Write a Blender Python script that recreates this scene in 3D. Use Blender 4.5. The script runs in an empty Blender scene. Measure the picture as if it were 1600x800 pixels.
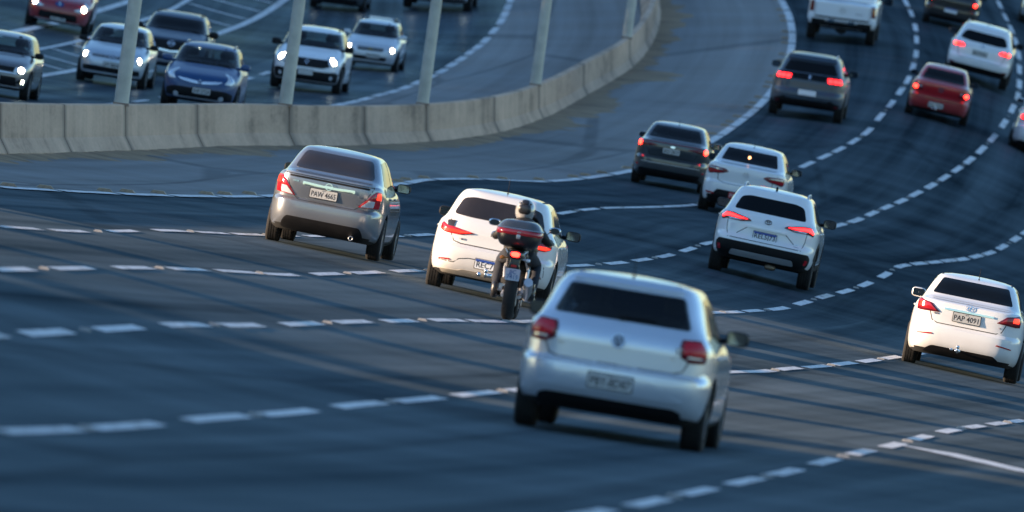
import bpy, bmesh, math, random
import numpy as np
from mathutils import Vector, Matrix
from mathutils.bvhtree import BVHTree
random.seed(7); rng=np.random.default_rng(7)
scene=bpy.context.scene
col=scene.collection
# ------------------------------------------------------------------ camera, sky, sun, exposure
FPX=20000.0; ROLL=math.radians(7.8); PITCH=math.radians(2.2); CAMH=6.5
cam=bpy.data.cameras.new('camera'); camo=bpy.data.objects.new('camera',cam); col.objects.link(camo)
scene.camera=camo
cam.sensor_width=36.0; cam.lens=FPX/1600*36.0; cam.clip_start=1.0; cam.clip_end=6000
camo.location=(0,0,CAMH)
camo.matrix_world=Matrix.Translation((0,0,CAMH))@Matrix.Rotation(math.pi/2-PITCH,4,'X')@Matrix.Rotation(ROLL,4,'Z')
cam.dof.use_dof=True; cam.dof.focus_distance=188.0; cam.dof.aperture_fstop=4.1
SUN_EL=math.radians(9.5); SUN_AZ=math.radians(260.0)      # azimuth clockwise from +Y (the view direction)
world=bpy.data.worlds.new('World'); scene.world=world; world.use_nodes=True
wt=world.node_tree; bg=wt.nodes['Background']
sky=wt.nodes.new('ShaderNodeTexSky'); sky.sky_type='NISHITA'; sky.sun_disc=False
sky.sun_elevation=SUN_EL; sky.sun_rotation=SUN_AZ; sky.altitude=1000; sky.air_density=1.3; sky.dust_density=0.4; sky.ozone_density=2.4
tint=wt.nodes.new('ShaderNodeMix'); tint.data_type='RGBA'; tint.blend_type='MULTIPLY'; tint.inputs['Factor'].default_value=1.0
tint.inputs[7].default_value=(0.84,0.965,1.14,1)
wt.links.new(sky.outputs[0],tint.inputs[6]); wt.links.new(tint.outputs[2],bg.inputs['Color'])
bg.inputs['Strength'].default_value=0.085
sun=bpy.data.lights.new('sun','SUN'); sun.energy=4.2; sun.angle=math.radians(0.6); sun.color=(1.0,0.72,0.48)
suno=bpy.data.objects.new('sun',sun); col.objects.link(suno)
sd=Vector((math.sin(SUN_AZ)*math.cos(SUN_EL),math.cos(SUN_AZ)*math.cos(SUN_EL),math.sin(SUN_EL)))
suno.rotation_euler=sd.to_track_quat('Z','Y').to_euler(); suno.location=(-60,-40,60)
vs=scene.view_settings; vs.view_transform='Standard'; vs.look='None'; vs.exposure=1.85; vs.gamma=1.0; vs.use_curve_mapping=False
scene.cycles.use_denoising=True
scene.cycles.max_bounces=6; scene.cycles.transparent_max_bounces=8
# ------------------------------------------------------------------ the lie of the land (an undulating road, surveyed as px-per-metre over the view)
TH=np.array([4.68372,1.20428,0.08200,-0.01567,-0.01760,0.04589,0.00554,-0.00294,-0.11472,-0.11299,0.07301,-0.03148,-0.01247,-0.02311,0.03578,0.03806,-0.04346,0.05817,-0.02626,-0.00924,-0.00791,0.00589,0.01329,-0.00412,-0.05015,0.04590,-0.02061,-0.00657,0.00762,0.00281,-0.01302,0.00321,-0.01464,0.01606,-0.00882,0.00489,-0.00043,-0.01150,-0.00630,0.00402])
from numpy.polynomial import chebyshev as _ch
VLO,VHI=-1.36,1.30
def s_of(u,v):
    U=_ch.chebvander(np.clip(np.asarray(u,float),-1.15,1.15)/1.5,4); V=_ch.chebvander(np.clip(np.asarray(v,float),VLO,VHI)/1.45,7)
    return np.exp((U[...,:,None]*V[...,None,:]).reshape(U.shape[:-1]+(-1,))@TH)
def hgt(X,D):
    if np.ndim(X)==0 and np.ndim(D)==0: return float(hgt(np.array([X]),np.array([D]))[0])
    X=np.asarray(X,float);D=np.asarray(D,float); X,D=np.broadcast_arrays(X,D)
    u=X*FPX/(800*np.maximum(D,20)); tgt=FPX/D
    lo=np.full(X.shape,VLO);hi=np.full(X.shape,VHI)
    for _ in range(26):
        m=(lo+hi)/2; b=s_of(u,m)<tgt; lo=np.where(b,m,lo);hi=np.where(b,hi,m)
    v=(lo+hi)/2; Dm=FPX/s_of(u,v); Z=-400*v*Dm/FPX
    return Z+np.where(D>Dm+.5,0.045*(D-Dm),0)+np.where(D<Dm-.5,-0.004*(D-Dm),0)
cp,sp=math.cos(PITCH),math.sin(PITCH)
def wld(X,D,dz=0.0):
    Z=np.asarray(hgt(X,D)); X=np.broadcast_to(np.asarray(X,float),Z.shape);D=np.broadcast_to(np.asarray(D,float),Z.shape)
    return np.stack([X,D*cp+Z*sp,-D*sp+Z*cp+CAMH+dz],-1)
def at(x,y):                                   # photo position on the ground -> (X across, D away)
    dx=np.asarray(x,float)-800;dy=np.asarray(y,float)-400
    u=(dx*math.cos(ROLL)+dy*math.sin(ROLL))/800; v=(-dx*math.sin(ROLL)+dy*math.cos(ROLL))/400
    s=s_of(u,v)
    if np.ndim(u)==0: s=float(s.ravel()[0])
    return 800*u/s,FPX/s
# ------------------------------------------------------------------ object helpers
def new_obj(name,me,mat=None,parent=None):
    o=bpy.data.objects.new(name,me); col.objects.link(o)
    if mat is not None and me is not None and hasattr(me,'materials') and not me.materials: me.materials.append(mat)
    if parent is not None: o.parent=parent
    return o
def tag(o,label=None,cat=None,group=None,kind=None):
    if label: o['label']=label
    if cat: o['category']=cat
    if group: o['group']=group
    if kind: o['kind']=kind
    return o
def mesh(name,v,f,smooth=False):
    me=bpy.data.meshes.new(name); me.from_pydata(v if isinstance(v,list) else np.asarray(v,float).tolist(),[],f); me.update()
    if smooth: me.polygons.foreach_set('use_smooth',[True]*len(me.polygons))
    return me
def grid_mesh(name,P,uv=None,smooth=True):
    n,m=P.shape[:2]; idx=np.arange(n*m).reshape(n,m)
    F=np.stack([idx[:-1,:-1],idx[:-1,1:],idx[1:,1:],idx[1:,:-1]],-1).reshape(-1,4)
    me=mesh(name,P.reshape(-1,3),F.tolist(),smooth)
    if uv is not None:
        L=me.uv_layers.new(name='UVMap'); li=np.empty(len(me.loops),int); me.loops.foreach_get('vertex_index',li)
        L.data.foreach_set('uv',uv.reshape(-1,2)[li].ravel())
    return me
# ------------------------------------------------------------------ materials
class NT:
    def __init__(s,name):
        s.m=bpy.data.materials.new(name); s.m.use_nodes=True; s.t=s.m.node_tree; s.b=s.t.nodes['Principled BSDF']; s.out=s.t.nodes['Material Output']
    def n(s,typ,**kw):
        x=s.t.nodes.new(typ)
        for k,v in kw.items():
            if k.startswith('i_'):
                kk=k[2:]; x.inputs[int(kk) if kk.isdigit() else kk.replace('_',' ')].default_value=v
            else: setattr(x,k,v)
        return x
    def l(s,a,b): s.t.links.new(a,b)
    def noise(s,vec,scale,detail=4,rough=.6):
        x=s.n('ShaderNodeTexNoise',i_Scale=scale,i_Detail=detail,i_Roughness=rough)
        if vec is not None: s.l(vec,x.inputs['Vector'])
        return x.outputs['Fac']
    def ramp(s,fac,stops):
        x=s.n('ShaderNodeValToRGB'); e=x.color_ramp.elements
        while len(e)<len(stops): e.new(.5)
        for q,(p,c) in zip(e,stops): q.position=p; q.color=tuple(c)+(1,) if len(c)==3 else c
        s.l(fac,x.inputs[0]); return x.outputs[0]
    def mapping(s,vec,scale):
        x=s.n('ShaderNodeMapping'); x.inputs['Scale'].default_value=scale; s.l(vec,x.inputs[0]); return x.outputs[0]
    def mix(s,f,a,b,mode='MIX'):
        x=s.n('ShaderNodeMix',data_type='RGBA',blend_type=mode)
        for sock,val in ((x.inputs[0],f),(x.inputs[6],a),(x.inputs[7],b)):
            if hasattr(val,'is_output'): s.l(val,sock)
            else: sock.default_value=val if not isinstance(val,tuple) else (tuple(val)+(1,))[:4]
        return x.outputs[2]
    def bump(s,h,strength,dist=.02):
        x=s.n('ShaderNodeBump',i_Strength=strength,i_Distance=dist); s.l(h,x.inputs['Height']); s.l(x.outputs[0],s.b.inputs['Normal'])
def simple(name,colr,rough=.5,metal=0,coat=0,spec=.5,noise=0.0,nscale=6.0,coat_rough=.04):
    m=NT(name); b=m.b
    b.inputs['Base Color'].default_value=(*colr,1); b.inputs['Roughness'].default_value=rough; b.inputs['Metallic'].default_value=metal
    b.inputs['Coat Weight'].default_value=coat; b.inputs['Coat Roughness'].default_value=coat_rough; b.inputs['Specular IOR Level'].default_value=spec
    if noise>0:
        tc=m.n('ShaderNodeTexCoord'); f=m.noise(tc.outputs['Object'],nscale,5)
        c=m.ramp(f,[(.25,tuple(x*(1-noise) for x in colr)),(.75,tuple(min(1,x*(1+noise)) for x in colr))])
        m.l(c,b.inputs['Base Color'])
        r=m.n('ShaderNodeMapRange',i_3=max(.02,rough-.12),i_4=min(1,rough+.12)); m.l(f,r.inputs[0]); m.l(r.outputs[0],b.inputs['Roughness'])
    return m.m
def emit(name,colr,strength,base=(.3,.02,.02)):
    m=NT(name); b=m.b; b.inputs['Base Color'].default_value=(*base,1); b.inputs['Roughness'].default_value=.15
    b.inputs['Emission Color'].default_value=(*colr,1); b.inputs['Emission Strength'].default_value=strength; return m.m
def asphalt(name,c_lo,c_hi,rough,g_lo,g_hi,newer=None):
    m=NT(name); m.t.nodes.remove(m.b); tc=m.n('ShaderNodeTexCoord'); uv=tc.outputs['UV']        # u = metres across, v = metres along
    def M2(op,a,b,c=None):
        x=m.n('ShaderNodeMath',operation=op)
        for i,q in enumerate((a,b,c)):
            if q is None: continue
            if hasattr(q,'is_output'): m.l(q,x.inputs[i])
            else: x.inputs[i].default_value=q
        return x.outputs[0]
    wob=m.noise(m.mapping(uv,(.08,.03,1)),1.0,3,.5)
    streak=m.noise(m.mapping(uv,(1.3,.010,1)),1.0,5,.6)                   # worn wheel tracks running with the lanes
    patch=m.noise(m.mapping(uv,(.12,.030,1)),1.0,6,.62)
    cross=m.noise(m.mapping(uv,(.03,.22,1)),1.0,4,.55)                    # waves and joints across
    fine=m.noise(m.mapping(uv,(14,4,1)),1.0,4,.75)
    vo=m.n('ShaderNodeTexVoronoi',distance='CHEBYCHEV'); vo.inputs['Scale'].default_value=1.0; vo.inputs['Randomness'].default_value=.8; m.l(m.mapping(uv,(.26,.016,1)),vo.inputs['Vector'])
    sep=m.n('ShaderNodeSeparateColor'); m.l(vo.outputs['Color'],sep.inputs[0]); cell=sep.outputs[0]      # overlays laid lane by lane
    t=M2('MULTIPLY_ADD',streak,1.35,M2('MULTIPLY_ADD',patch,.9,M2('MULTIPLY_ADD',cross,.42,M2('MULTIPLY_ADD',fine,.45,M2('MULTIPLY',cell,.20)))))
    k=m.n('ShaderNodeMapRange',i_1=1.22,i_2=2.10); m.l(t,k.inputs[0])
    colr=m.ramp(k.outputs[0],[(0,c_lo),(1,c_hi)])
    ve=m.n('ShaderNodeTexVoronoi',feature='DISTANCE_TO_EDGE'); ve.inputs['Scale'].default_value=1.0; ve.inputs['Randomness'].default_value=.8; m.l(m.mapping(uv,(.26,.016,1)),ve.inputs['Vector'])
    cr_=m.n('ShaderNodeMapRange',i_1=.004,i_2=.014,i_3=.28,i_4=0.0); m.l(M2('MULTIPLY_ADD',fine,-.012,ve.outputs['Distance']),cr_.inputs[0])       # sealed joints between overlays
    colr=m.mix(cr_.outputs[0],colr,(.010,.012,.014))
    if newer:
        sx=m.n('ShaderNodeSeparateXYZ'); m.l(uv,sx.inputs[0]); vv=M2('MULTIPLY_ADD',wob,34.0,sx.outputs[1]); vv=M2('MULTIPLY_ADD',cell,14.0,vv)
        r2=m.n('ShaderNodeMapRange',i_1=newer-3,i_2=newer+3); m.l(vv,r2.inputs[0])
        colr=m.mix(r2.outputs[0],colr,m.mix(1.0,colr,(.52,.56,.60),'MULTIPLY'))
    df=m.n('ShaderNodeBsdfDiffuse'); m.l(colr,df.inputs[0]); gl=m.n('ShaderNodeBsdfGlossy'); gl.inputs[0].default_value=(.62,.84,1,1)
    ro=m.n('ShaderNodeMapRange',i_1=.3,i_2=.7,i_3=rough-.1,i_4=rough+.12); m.l(patch,ro.inputs[0]); m.l(ro.outputs[0],gl.inputs['Roughness'])
    gf=m.n('ShaderNodeMapRange',i_1=.70,i_2=1.20,i_3=g_lo,i_4=g_hi); m.l(M2('ADD',streak,M2('MULTIPLY',cross,.8)),gf.inputs[0])
    bu=m.n('ShaderNodeBump',i_Strength=.3,i_Distance=.006); m.l(fine,bu.inputs['Height']); m.l(bu.outputs[0],df.inputs['Normal']); m.l(bu.outputs[0],gl.inputs['Normal'])
    mx=m.n('ShaderNodeMixShader'); m.l(gf.outputs[0],mx.inputs[0]); m.l(df.outputs[0],mx.inputs[1]); m.l(gl.outputs[0],mx.inputs[2]); m.l(mx.outputs[0],m.out.inputs[0])
    return m.m
M={}
M['road']=asphalt('asphalt dark',(.034,.053,.062),(.124,.146,.150),.42,.008,.07,232)
M['road2']=asphalt('asphalt polished',(.020,.028,.036),(.060,.070,.078),.26,.05,.16)
M['old']=asphalt('asphalt grey',(.21,.20,.185),(.34,.315,.285),.55,.0,.06)
def paint_mark():
    m=NT('road paint'); tc=m.n('ShaderNodeTexCoord'); geo=m.n('ShaderNodeNewGeometry')
    f=m.noise(m.mapping(geo.outputs['Position'],(7,1.1,5)),1.0,6,.7)
    m.l(m.ramp(f,[(.30,(.16,.16,.165)),(.46,(.58,.58,.58)),(.8,(.76,.76,.76))]),m.b.inputs['Base Color']); m.b.inputs['Roughness'].default_value=.6
    return m.m
M['paint']=paint_mark()
def concrete():
    m=NT('barrier concrete'); tc=m.n('ShaderNodeTexCoord'); uv=tc.outputs['UV']   # u = metres along, v = height
    st=m.noise(m.mapping(uv,(.16,.6,1)),1.0,6,.65)           # water stains running down
    sp_=m.noise(m.mapping(uv,(.9,.25,1)),1.0,4,.6)
    fi=m.noise(m.mapping(uv,(3,14,1)),1.0,4,.7)
    a=m.n('ShaderNodeMath',operation='MULTIPLY_ADD'); m.l(sp_,a.inputs[0]); a.inputs[1].default_value=.5; m.l(st,a.inputs[2])
    b=m.n('ShaderNodeMath',operation='MULTIPLY_ADD'); m.l(fi,b.inputs[0]); b.inputs[1].default_value=.25; m.l(a.outputs[0],b.inputs[2])
    k=m.n('ShaderNodeMapRange',i_1=.66,i_2=1.06); m.l(b.outputs[0],k.inputs[0])
    jn=m.n('ShaderNodeUVMap',uv_map='Joint'); js=m.n('ShaderNodeSeparateXYZ'); m.l(jn.outputs[0],js.inputs[0])
    jr=m.n('ShaderNodeMapRange',i_1=.05,i_2=.60,i_3=.55,i_4=0.0); ja=m.n('ShaderNodeMath',operation='MULTIPLY_ADD'); m.l(fi,ja.inputs[0]); ja.inputs[1].default_value=-.35; m.l(js.outputs[0],ja.inputs[2]); m.l(ja.outputs[0],jr.inputs[0])
    cc=m.ramp(k.outputs[0],[(0,(.24,.155,.10)),(.4,(.48,.315,.21)),(1,(.66,.44,.30))])
    m.l(m.mix(jr.outputs[0],cc,(.045,.036,.03)),m.b.inputs['Base Color'])
    m.b.inputs['Roughness'].default_value=.85; m.bump(fi,.4,.01); return m.m
M['concrete']=concrete()
M['pole']=simple('galvanised pole',(.50,.48,.41),.55,.2,noise=.22,nscale=3)
def earth(name,a,b_):
    m=NT(name); tc=m.n('ShaderNodeTexCoord'); f=m.noise(tc.outputs['Object'],.8,8,.7)
    m.l(m.ramp(f,[(.3,a),(.7,b_)]),m.b.inputs['Base Color']); m.b.inputs['Roughness'].default_value=.95; m.bump(f,.6,.05); return m.m
M['dirt']=earth('sandy dirt',(.15,.10,.058),(.40,.27,.15))
M['grass']=earth('verge',(.035,.045,.02),(.07,.07,.035))
M['stud']=simple('stud body',(.28,.20,.12),.5,noise=.3,nscale=20)
M['studw']=simple('stud pale',(.30,.29,.27),.45,noise=.2,nscale=20)
M['leaf']=simple('leaf',(.05,.08,.03),.7)
# ------------------------------------------------------------------ ground and carriageways
def cr(pts,xs):                                # smooth curve X(D) through surveyed points, straight beyond its ends
    p=np.array(sorted(pts)); d,x=p[:,0],p[:,1]
    h=np.diff(d);sl=np.diff(x)/h; m=np.empty_like(x); m[1:-1]=(sl[:-1]*h[1:]+sl[1:]*h[:-1])/(h[:-1]+h[1:]); m[0]=sl[0];m[-1]=sl[-1]
    xs=np.asarray(xs,float); i=np.clip(np.searchsorted(d,xs)-1,0,len(d)-2); t=(xs-d[i])/h[i]; tc=np.clip(t,0,1)
    y=(2*tc**3-3*tc**2+1)*x[i]+(tc**3-2*tc**2+tc)*h[i]*m[i]+(-2*tc**3+3*tc**2)*x[i+1]+(tc**3-tc**2)*h[i]*m[i+1]
    return y+np.where(t<0,(xs-d[0])*m[0],0)+np.where(t>1,(xs-d[-1])*m[-1],0)
def surv(px): 
    return [(float(b),float(a)) for a,b in (at(*q) for q in px)]
BARpx=[(0,242),(211,236),(325,231),(400,228.5),(500,229),(595,227),(679.5,222),(800,203),(852,185),(930,143),(992,104),(1024,62),(1034,26),(1032,0)]
E0px=[(0,289),(100,295),(200,300),(300,303),(410,303),(520,294),(625,284),(658,278.5),(703,277),(765,278),(827,281),(868,279.6),(909,275.5),(971,266),(1117,211),(1144.5,192),(1174,169),(1200,141),(1219,107),(1230,78),(1232,45),(1226,19.5),(1216,0)]
Fpx=[(509,166.5),(552,158),(593,147),(633.7,135.5),(653,127.6),(691.5,110),(721,91),(747,72.5),(772,47),(784,32),(793.5,10)]
BAR=surv(BARpx); E0=surv(E0px); FL=surv(Fpx)
Xbar=lambda D:cr(BAR,D); Xe0=lambda D:cr(E0,D); Xf=lambda D:cr(FL,D)
Dg=np.concatenate([np.arange(14,70,4),np.arange(70,440,2.5),np.arange(440,900,25),np.arange(900,2600,150)])
Xg=np.concatenate([np.arange(-700,-60,40),np.arange(-60,-22,4),np.arange(-22,22,1.0),np.arange(22,60,4),np.arange(60,701,40)])
XX,DD=np.meshgrid(Xg,Dg)
g=new_obj('ground',grid_mesh('ground',wld(XX,DD,-0.09)),M['grass']); tag(g,kind='structure')
def sheet(name,fa,fb,n,D0,D1,dz,mat,step=2.0):
    Ds=np.arange(D0,D1,step); a=fa(Ds);b=fb(Ds); t=np.linspace(0,1,n)
    X=a[:,None]+(b-a)[:,None]*t; D=np.repeat(Ds[:,None],n,1)
    uv=np.stack([X-Xe0(Ds)[:,None],D],-1)
    o=new_obj(name,grid_mesh(name,wld(X,D,dz),uv),mat); tag(o,kind='structure'); return o
road=sheet('road',lambda D:Xe0(D),lambda D:Xe0(D)+26,40,20,900,-0.03,M['road'])
shoulder=sheet('road_shoulder',lambda D:Xbar(D)-.3,lambda D:Xe0(D)+.02,14,60,900,-0.022,M['old'])
shoulder2=sheet('road_shoulder_beyond_barrier',lambda D:Xf(D)-.05,lambda D:Xbar(D)-.35,10,120,900,-0.024,M['old'])
road2=sheet('road_oncoming',lambda D:Xf(D)-26,lambda D:Xf(D),34,60,900,-0.03,M['road2'])
# ------------------------------------------------------------------ painted markings
def ribbon(name,X,D,w,mat,parent,dz=0.004-.022):
    X=np.asarray(X,float);D=np.asarray(D,float); tx=np.gradient(X);td=np.gradient(D); L=np.hypot(tx,td); nx=td/L;nd=-tx/L
    t=np.array([-.5,.5])*w
    P=wld(X[:,None]+nx[:,None]*t,D[:,None]+nd[:,None]*t,dz)
    return new_obj(name,grid_mesh(name,P),mat,parent)
def dashed(centres,parent,w=.15,frac=.60,ext=(0,0),name='lane_dash',dz=-.022):
    xd=np.array([at(*c) for c in centres]); X,D=xd[:,0],xd[:,1]
    o=np.argsort(D); X,D=X[o],D[o]
    X=np.where(np.arange(len(X))%max(1,len(X)-1)==0,X,np.convolve(np.pad(X,1,'edge'),[.15,.7,.15],'valid'))
    d=np.diff(D); med=np.median(d); cs=[D[0]]
    for a,b in zip(D[:-1],D[1:]):
        cs.append(b)
    for _ in range(ext[0]): cs.insert(0,cs[0]-med)
    for _ in range(ext[1]): cs.append(cs[-1]+med)
    cs=np.array(cs); sp_=np.gradient(cs); sp_=.5*sp_+.5*med
    pts=list(zip(D,X)); out=[]
    for c,s_ in zip(cs,sp_):
        L=frac*s_*random.uniform(.94,1.06); Ds=c+np.linspace(-.5,.5,6)*L
        out.append(ribbon(name,cr(pts,Ds),Ds,w*random.uniform(.93,1.05),M['paint'],parent,dz))
    return pts,cs,sp_
LA=[(30,352.6),(110.6,358),(191,358),(264,357),(332,361),(388,363.5),(440,365),(500,366.3),(560,367),(610,366.6),(661,364.5),(710,361),(760,354.5),(810,346),(850,337.5),(884.6,330),(920,325),(957,322.8),(988,322.2),(1019,321.6),(1047.5,320.5),(1076,319),(1105,313),(1140,304),(1180,291),(1222,274),(1264,256),(1289,243),(1311,232),(1335,219),(1355.5,204),(1375.5,181),(1393,161),(1408,141),(1419,123.5),(1427.5,103),(1432,83),(1433,61),(1431,41.6),(1425,20),(1416,3)]
LB=[(22,417),(112,415),(207,414.5),(292,417),(369,421),(440,426),(511,425),(574,423),(634,420),(700,418),(770,416.5),(840,415),(905,412.5),(967,409.5),(1003,403.6),(1041,397.6),(1076,388),(1106,377),(1150,373),(1190,369.5),(1230,365),(1272,359),(1313,351),(1338,342.5),(1362.6,332),(1386,322),(1407.6,312.5),(1431,301),(1455.6,289),(1475.5,276),(1496,263),(1515,249),(1533.6,232.6),(1551,214),(1569.5,192),(1583.5,169),(1591.6,149.5),(1593,130),(1593,107),(1592.6,85),(1588,64),(1581,44.5),(1570.5,25),(1562,6)]
LC=[(74,515),(187,509),(287,503),(378,504),(474,503),(550,499),(624,498),(698,497),(762,499),(817,499),(880,498),(940,496.5),(1000,494),(1060,490.5),(1118,487),(1144.6,485),(1175,482.6),(1217,480),(1255,471),(1289,461),(1320.6,453),(1352,442),(1383.6,428),(1411,414),(1436,410),(1461,408),(1483,405.5),(1502.5,403),(1526,399),(1545.6,393.5),(1565.5,384),(1587,372)]
LD=[(64,667),(196,660),(340,648),(452,640),(562,628),(656,620),(744,611),(825,604),(905,598),(985,592),(1065,586),(1149,579.5),(1186,577),(1232,573),(1277,570),(1319,565.5),(1358,561),(1394,556)]
LE=[(925,797),(1015,780),(1090,763),(1165,747.5),(1229,733),(1288,717),(1347,703),(1396,692),(1438,680),(1484,670),(1523.5,663.5),(1560,659),(1590,655)]
lanes=[dashed(L,road,ext=e,frac=fr) for L,e,fr in ((LA,(3,2),.64),(LB,(2,3),.66),(LC,(2,6),.68),(LD,(2,12),.74),(LE,(3,10),.64))]
# road studs beside every second dash
stud_mesh=None
def block(name,sx,sy,sz,top=.62):
    v=[(-sx,-sy,0),(sx,-sy,0),(sx,sy,0),(-sx,sy,0),(-sx*top,-sy*top,sz),(sx*top,-sy*top,sz),(sx*top,sy*top,sz),(-sx*top,sy*top,sz)]
    return mesh(name,v,[(0,3,2,1),(4,5,6,7),(0,1,5,4),(1,2,6,5),(2,3,7,6),(3,0,4,7)])
sm_small=block('road_stud',.06,.05,.025); sm_big=block('road_stud_large',.13,.10,.05)
for pts,cs,sp_ in lanes:
    for i in range(0,len(cs)-1,2):
        d=(cs[i]+cs[i+1])/2; x=float(cr(pts,[d])[0]); p=wld(x,d,-.028)
        o=new_obj('road_stud',sm_small,M['studw']); o.location=p; tag(o,'small pale reflective road stud between the dashes of a lane line','road stud','reflective studs on the lane lines')
# near-continuous edge line of the grey shoulder, with large studs at its breaks
Ds=np.arange(150,470,6.4)
for k,d in enumerate(Ds):
    q=np.linspace(d+.25,d+6.1,8); ribbon('edge_line',Xe0(q)+.10,q,.21,M['paint'],shoulder,.004-.018)
    for dd in ((d+.0,) if k%2 else (d+.0,d+2.6)):
        o=new_obj('large_road_stud',sm_big,M['stud']); x=float(Xe0([dd])[0])-.10; o.location=wld(x,dd,-.022); o.rotation_euler.z=random.uniform(-.1,.1)
        tag(o,'chunky brown road stud along the white edge line of the grey shoulder','road stud','large studs along the shoulder line')
# beyond the barrier: edge dashes, lane dashes and the hatched gore
dashed([(509,166.5),(530.6,162),(552,158),(572,153),(593,147),(614,142),(633.7,135.5),(653,127.6),(672,119),(691.5,110),(706,100),(721,91),(734,81),(747,72.5),(758,62),(772,47),(784,32),(789,21),(793.5,10)],road2,w=.22,frac=.8,ext=(6,3),name='edge_dash',dz=-.018)
dashed([(174,161),(221,156),(262,149),(300,142),(345,133),(388,122),(414.6,113),(440,104),(465,94),(488,83)],road2,w=.16,frac=.5,ext=(2,0),dz=-.022)
H1=surv([(0,128),(65,117),(114,109),(230,83),(290,68),(348,49),(382,36),(414,19.5),(440,2)]); H2=surv([(-60,100),(60,76),(114,65),(200,38),(271,12),(292,0)]); H3=surv([(-20,58),(29,47),(55,42),(153,16),(205,0)])
q=np.arange(min(h[0] for h in H1)-6,440,3.0); ribbon('gore_line',cr(H1,q),q,.24,M['paint'],road2)
q=np.arange(min(h[0] for h in H2)-6,440,3.0); ribbon('gore_line',cr(H2,q),q,.16,M['paint'],road2)
q=np.arange(min(h[0] for h in H3)-6,440,3.0); ribbon('edge_line',cr(H3,q),q,.25,M['paint'],road2)
for d in np.arange(min(h[0] for h in H1)-10,430,6.5):
    a=float(cr(H2,[d])[0])+.15; b=float(cr(H1,[d-5])[0])-.2
    if b-a>.6:
        t=np.linspace(0,1,6); ribbon('hatch_stripe',a+(b-a)*t,d-5*t,.20,M['paint'],road2,-.024)
q=np.linspace(0,1,8); (xa,da),(xb,db)=at(1443,697),at(1640,742)
ribbon('worn_line',xa+(xb-xa)*q,da+(db-da)*q,.75,M['paint'],road,-.021)
# ------------------------------------------------------------------ concrete median barrier in cast lengths
prof=[(.31,0),(.31,.07),(.16,.30),(.085,.84),(.07,.86),(-.07,.86),(-.085,.84),(-.16,.30),(-.31,.07),(-.31,0)]
barrier=new_obj('concrete_barrier',None); tag(barrier,'long curved concrete safety barrier between the two carriageways','barrier')
pole_D=[float(at(*p)[1]) for p in ((205,236),(459,228.6),(675,222.5),(849,186),(990,105))]
joints=[]
dd=pole_D[0]-72
while dd<pole_D[0]-1: joints.append(dd); dd+=12
for a,b in zip(pole_D[:-1],pole_D[1:]): joints+=[a,(a+b)/2]
joints+=[pole_D[-1]+12*k for k in range(8)]
for a,b in zip(joints[:-1],joints[1:]):
    Ds=np.concatenate([[a+.05,a+.45,a+1.0],np.linspace(a+1.8,b-1.8,9),[b-1.0,b-.45,b-.05]]); X=Xbar(Ds)-.31; tx=np.gradient(X,Ds); nx=1/np.sqrt(1+tx*tx); nd=-tx*nx
    P=[];uv=[]
    cum=np.concatenate([[0],np.cumsum([0]*0+[0])])
    hh=np.concatenate([[0],np.cumsum([math.hypot(prof[i+1][0]-prof[i][0],prof[i+1][1]-prof[i][1]) for i in range(len(prof)-1)])])
    base=wld(X,Ds,-.05)
    for (px,pz),h_ in zip(prof,hh):
        r_=base+np.stack([nx*px,nd*px,np.full_like(nx,pz)],-1); P.append(r_); uv.append(np.stack([Ds,np.full_like(Ds,h_)],-1))
    P=np.array(P);uv=np.array(uv)
    me=grid_mesh('barrier_length',P[:,::-1],uv[:,::-1],False)
    jl=me.uv_layers.new(name='Joint'); li=np.empty(len(me.loops),int); me.loops.foreach_get('vertex_index',li); jd=np.minimum(Ds-a,b-Ds)[::-1]; jd=np.tile(jd+(0 if min(abs(a-q_) for q_ in pole_D)<.1 else .16),(len(prof),1)).ravel(); jl.data.foreach_set('uv',np.stack([jd[li],jd[li]*0],-1).ravel())
    bm=bmesh.new(); bm.from_mesh(me); bm.verts.ensure_lookup_table(); nc=len(Ds); nr=len(prof)
    for j in (0,nc-1):
        L=[bm.verts[i*nc+j] for i in range(nr)]
        for q in ((0,1,8,9),(1,2,7,8),(2,3,6,7),(3,4,5,6)): bm.faces.new([L[i] for i in q])
    bmesh.ops.recalc_face_normals(bm,faces=bm.faces); bm.to_mesh(me); bm.free()
    new_obj('barrier_length',me,M['concrete'],barrier)
# sandy dirt gathered along its foot
Ds=np.arange(150,430,.8); n=len(Ds); w1=.26+.34*np.abs(np.convolve(rng.normal(0,1,n+8),np.ones(9)/3,'valid'))
X0=Xbar(Ds)-.12; t=np.array([0,.3,.7,1.])
P=wld(X0[:,None]+w1[:,None]*1.5*t,np.repeat(Ds[:,None],4,1),-.02); P[:,:,2]+=np.array([.05,.03,.012,-.004])+rng.normal(0,.004,(n,4))
dirt=new_obj('dirt_strip',grid_mesh('dirt_strip',P),M['dirt']); tag(dirt,'sandy dirt drifted along the foot of the concrete barrier','dirt',kind='stuff')
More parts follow.
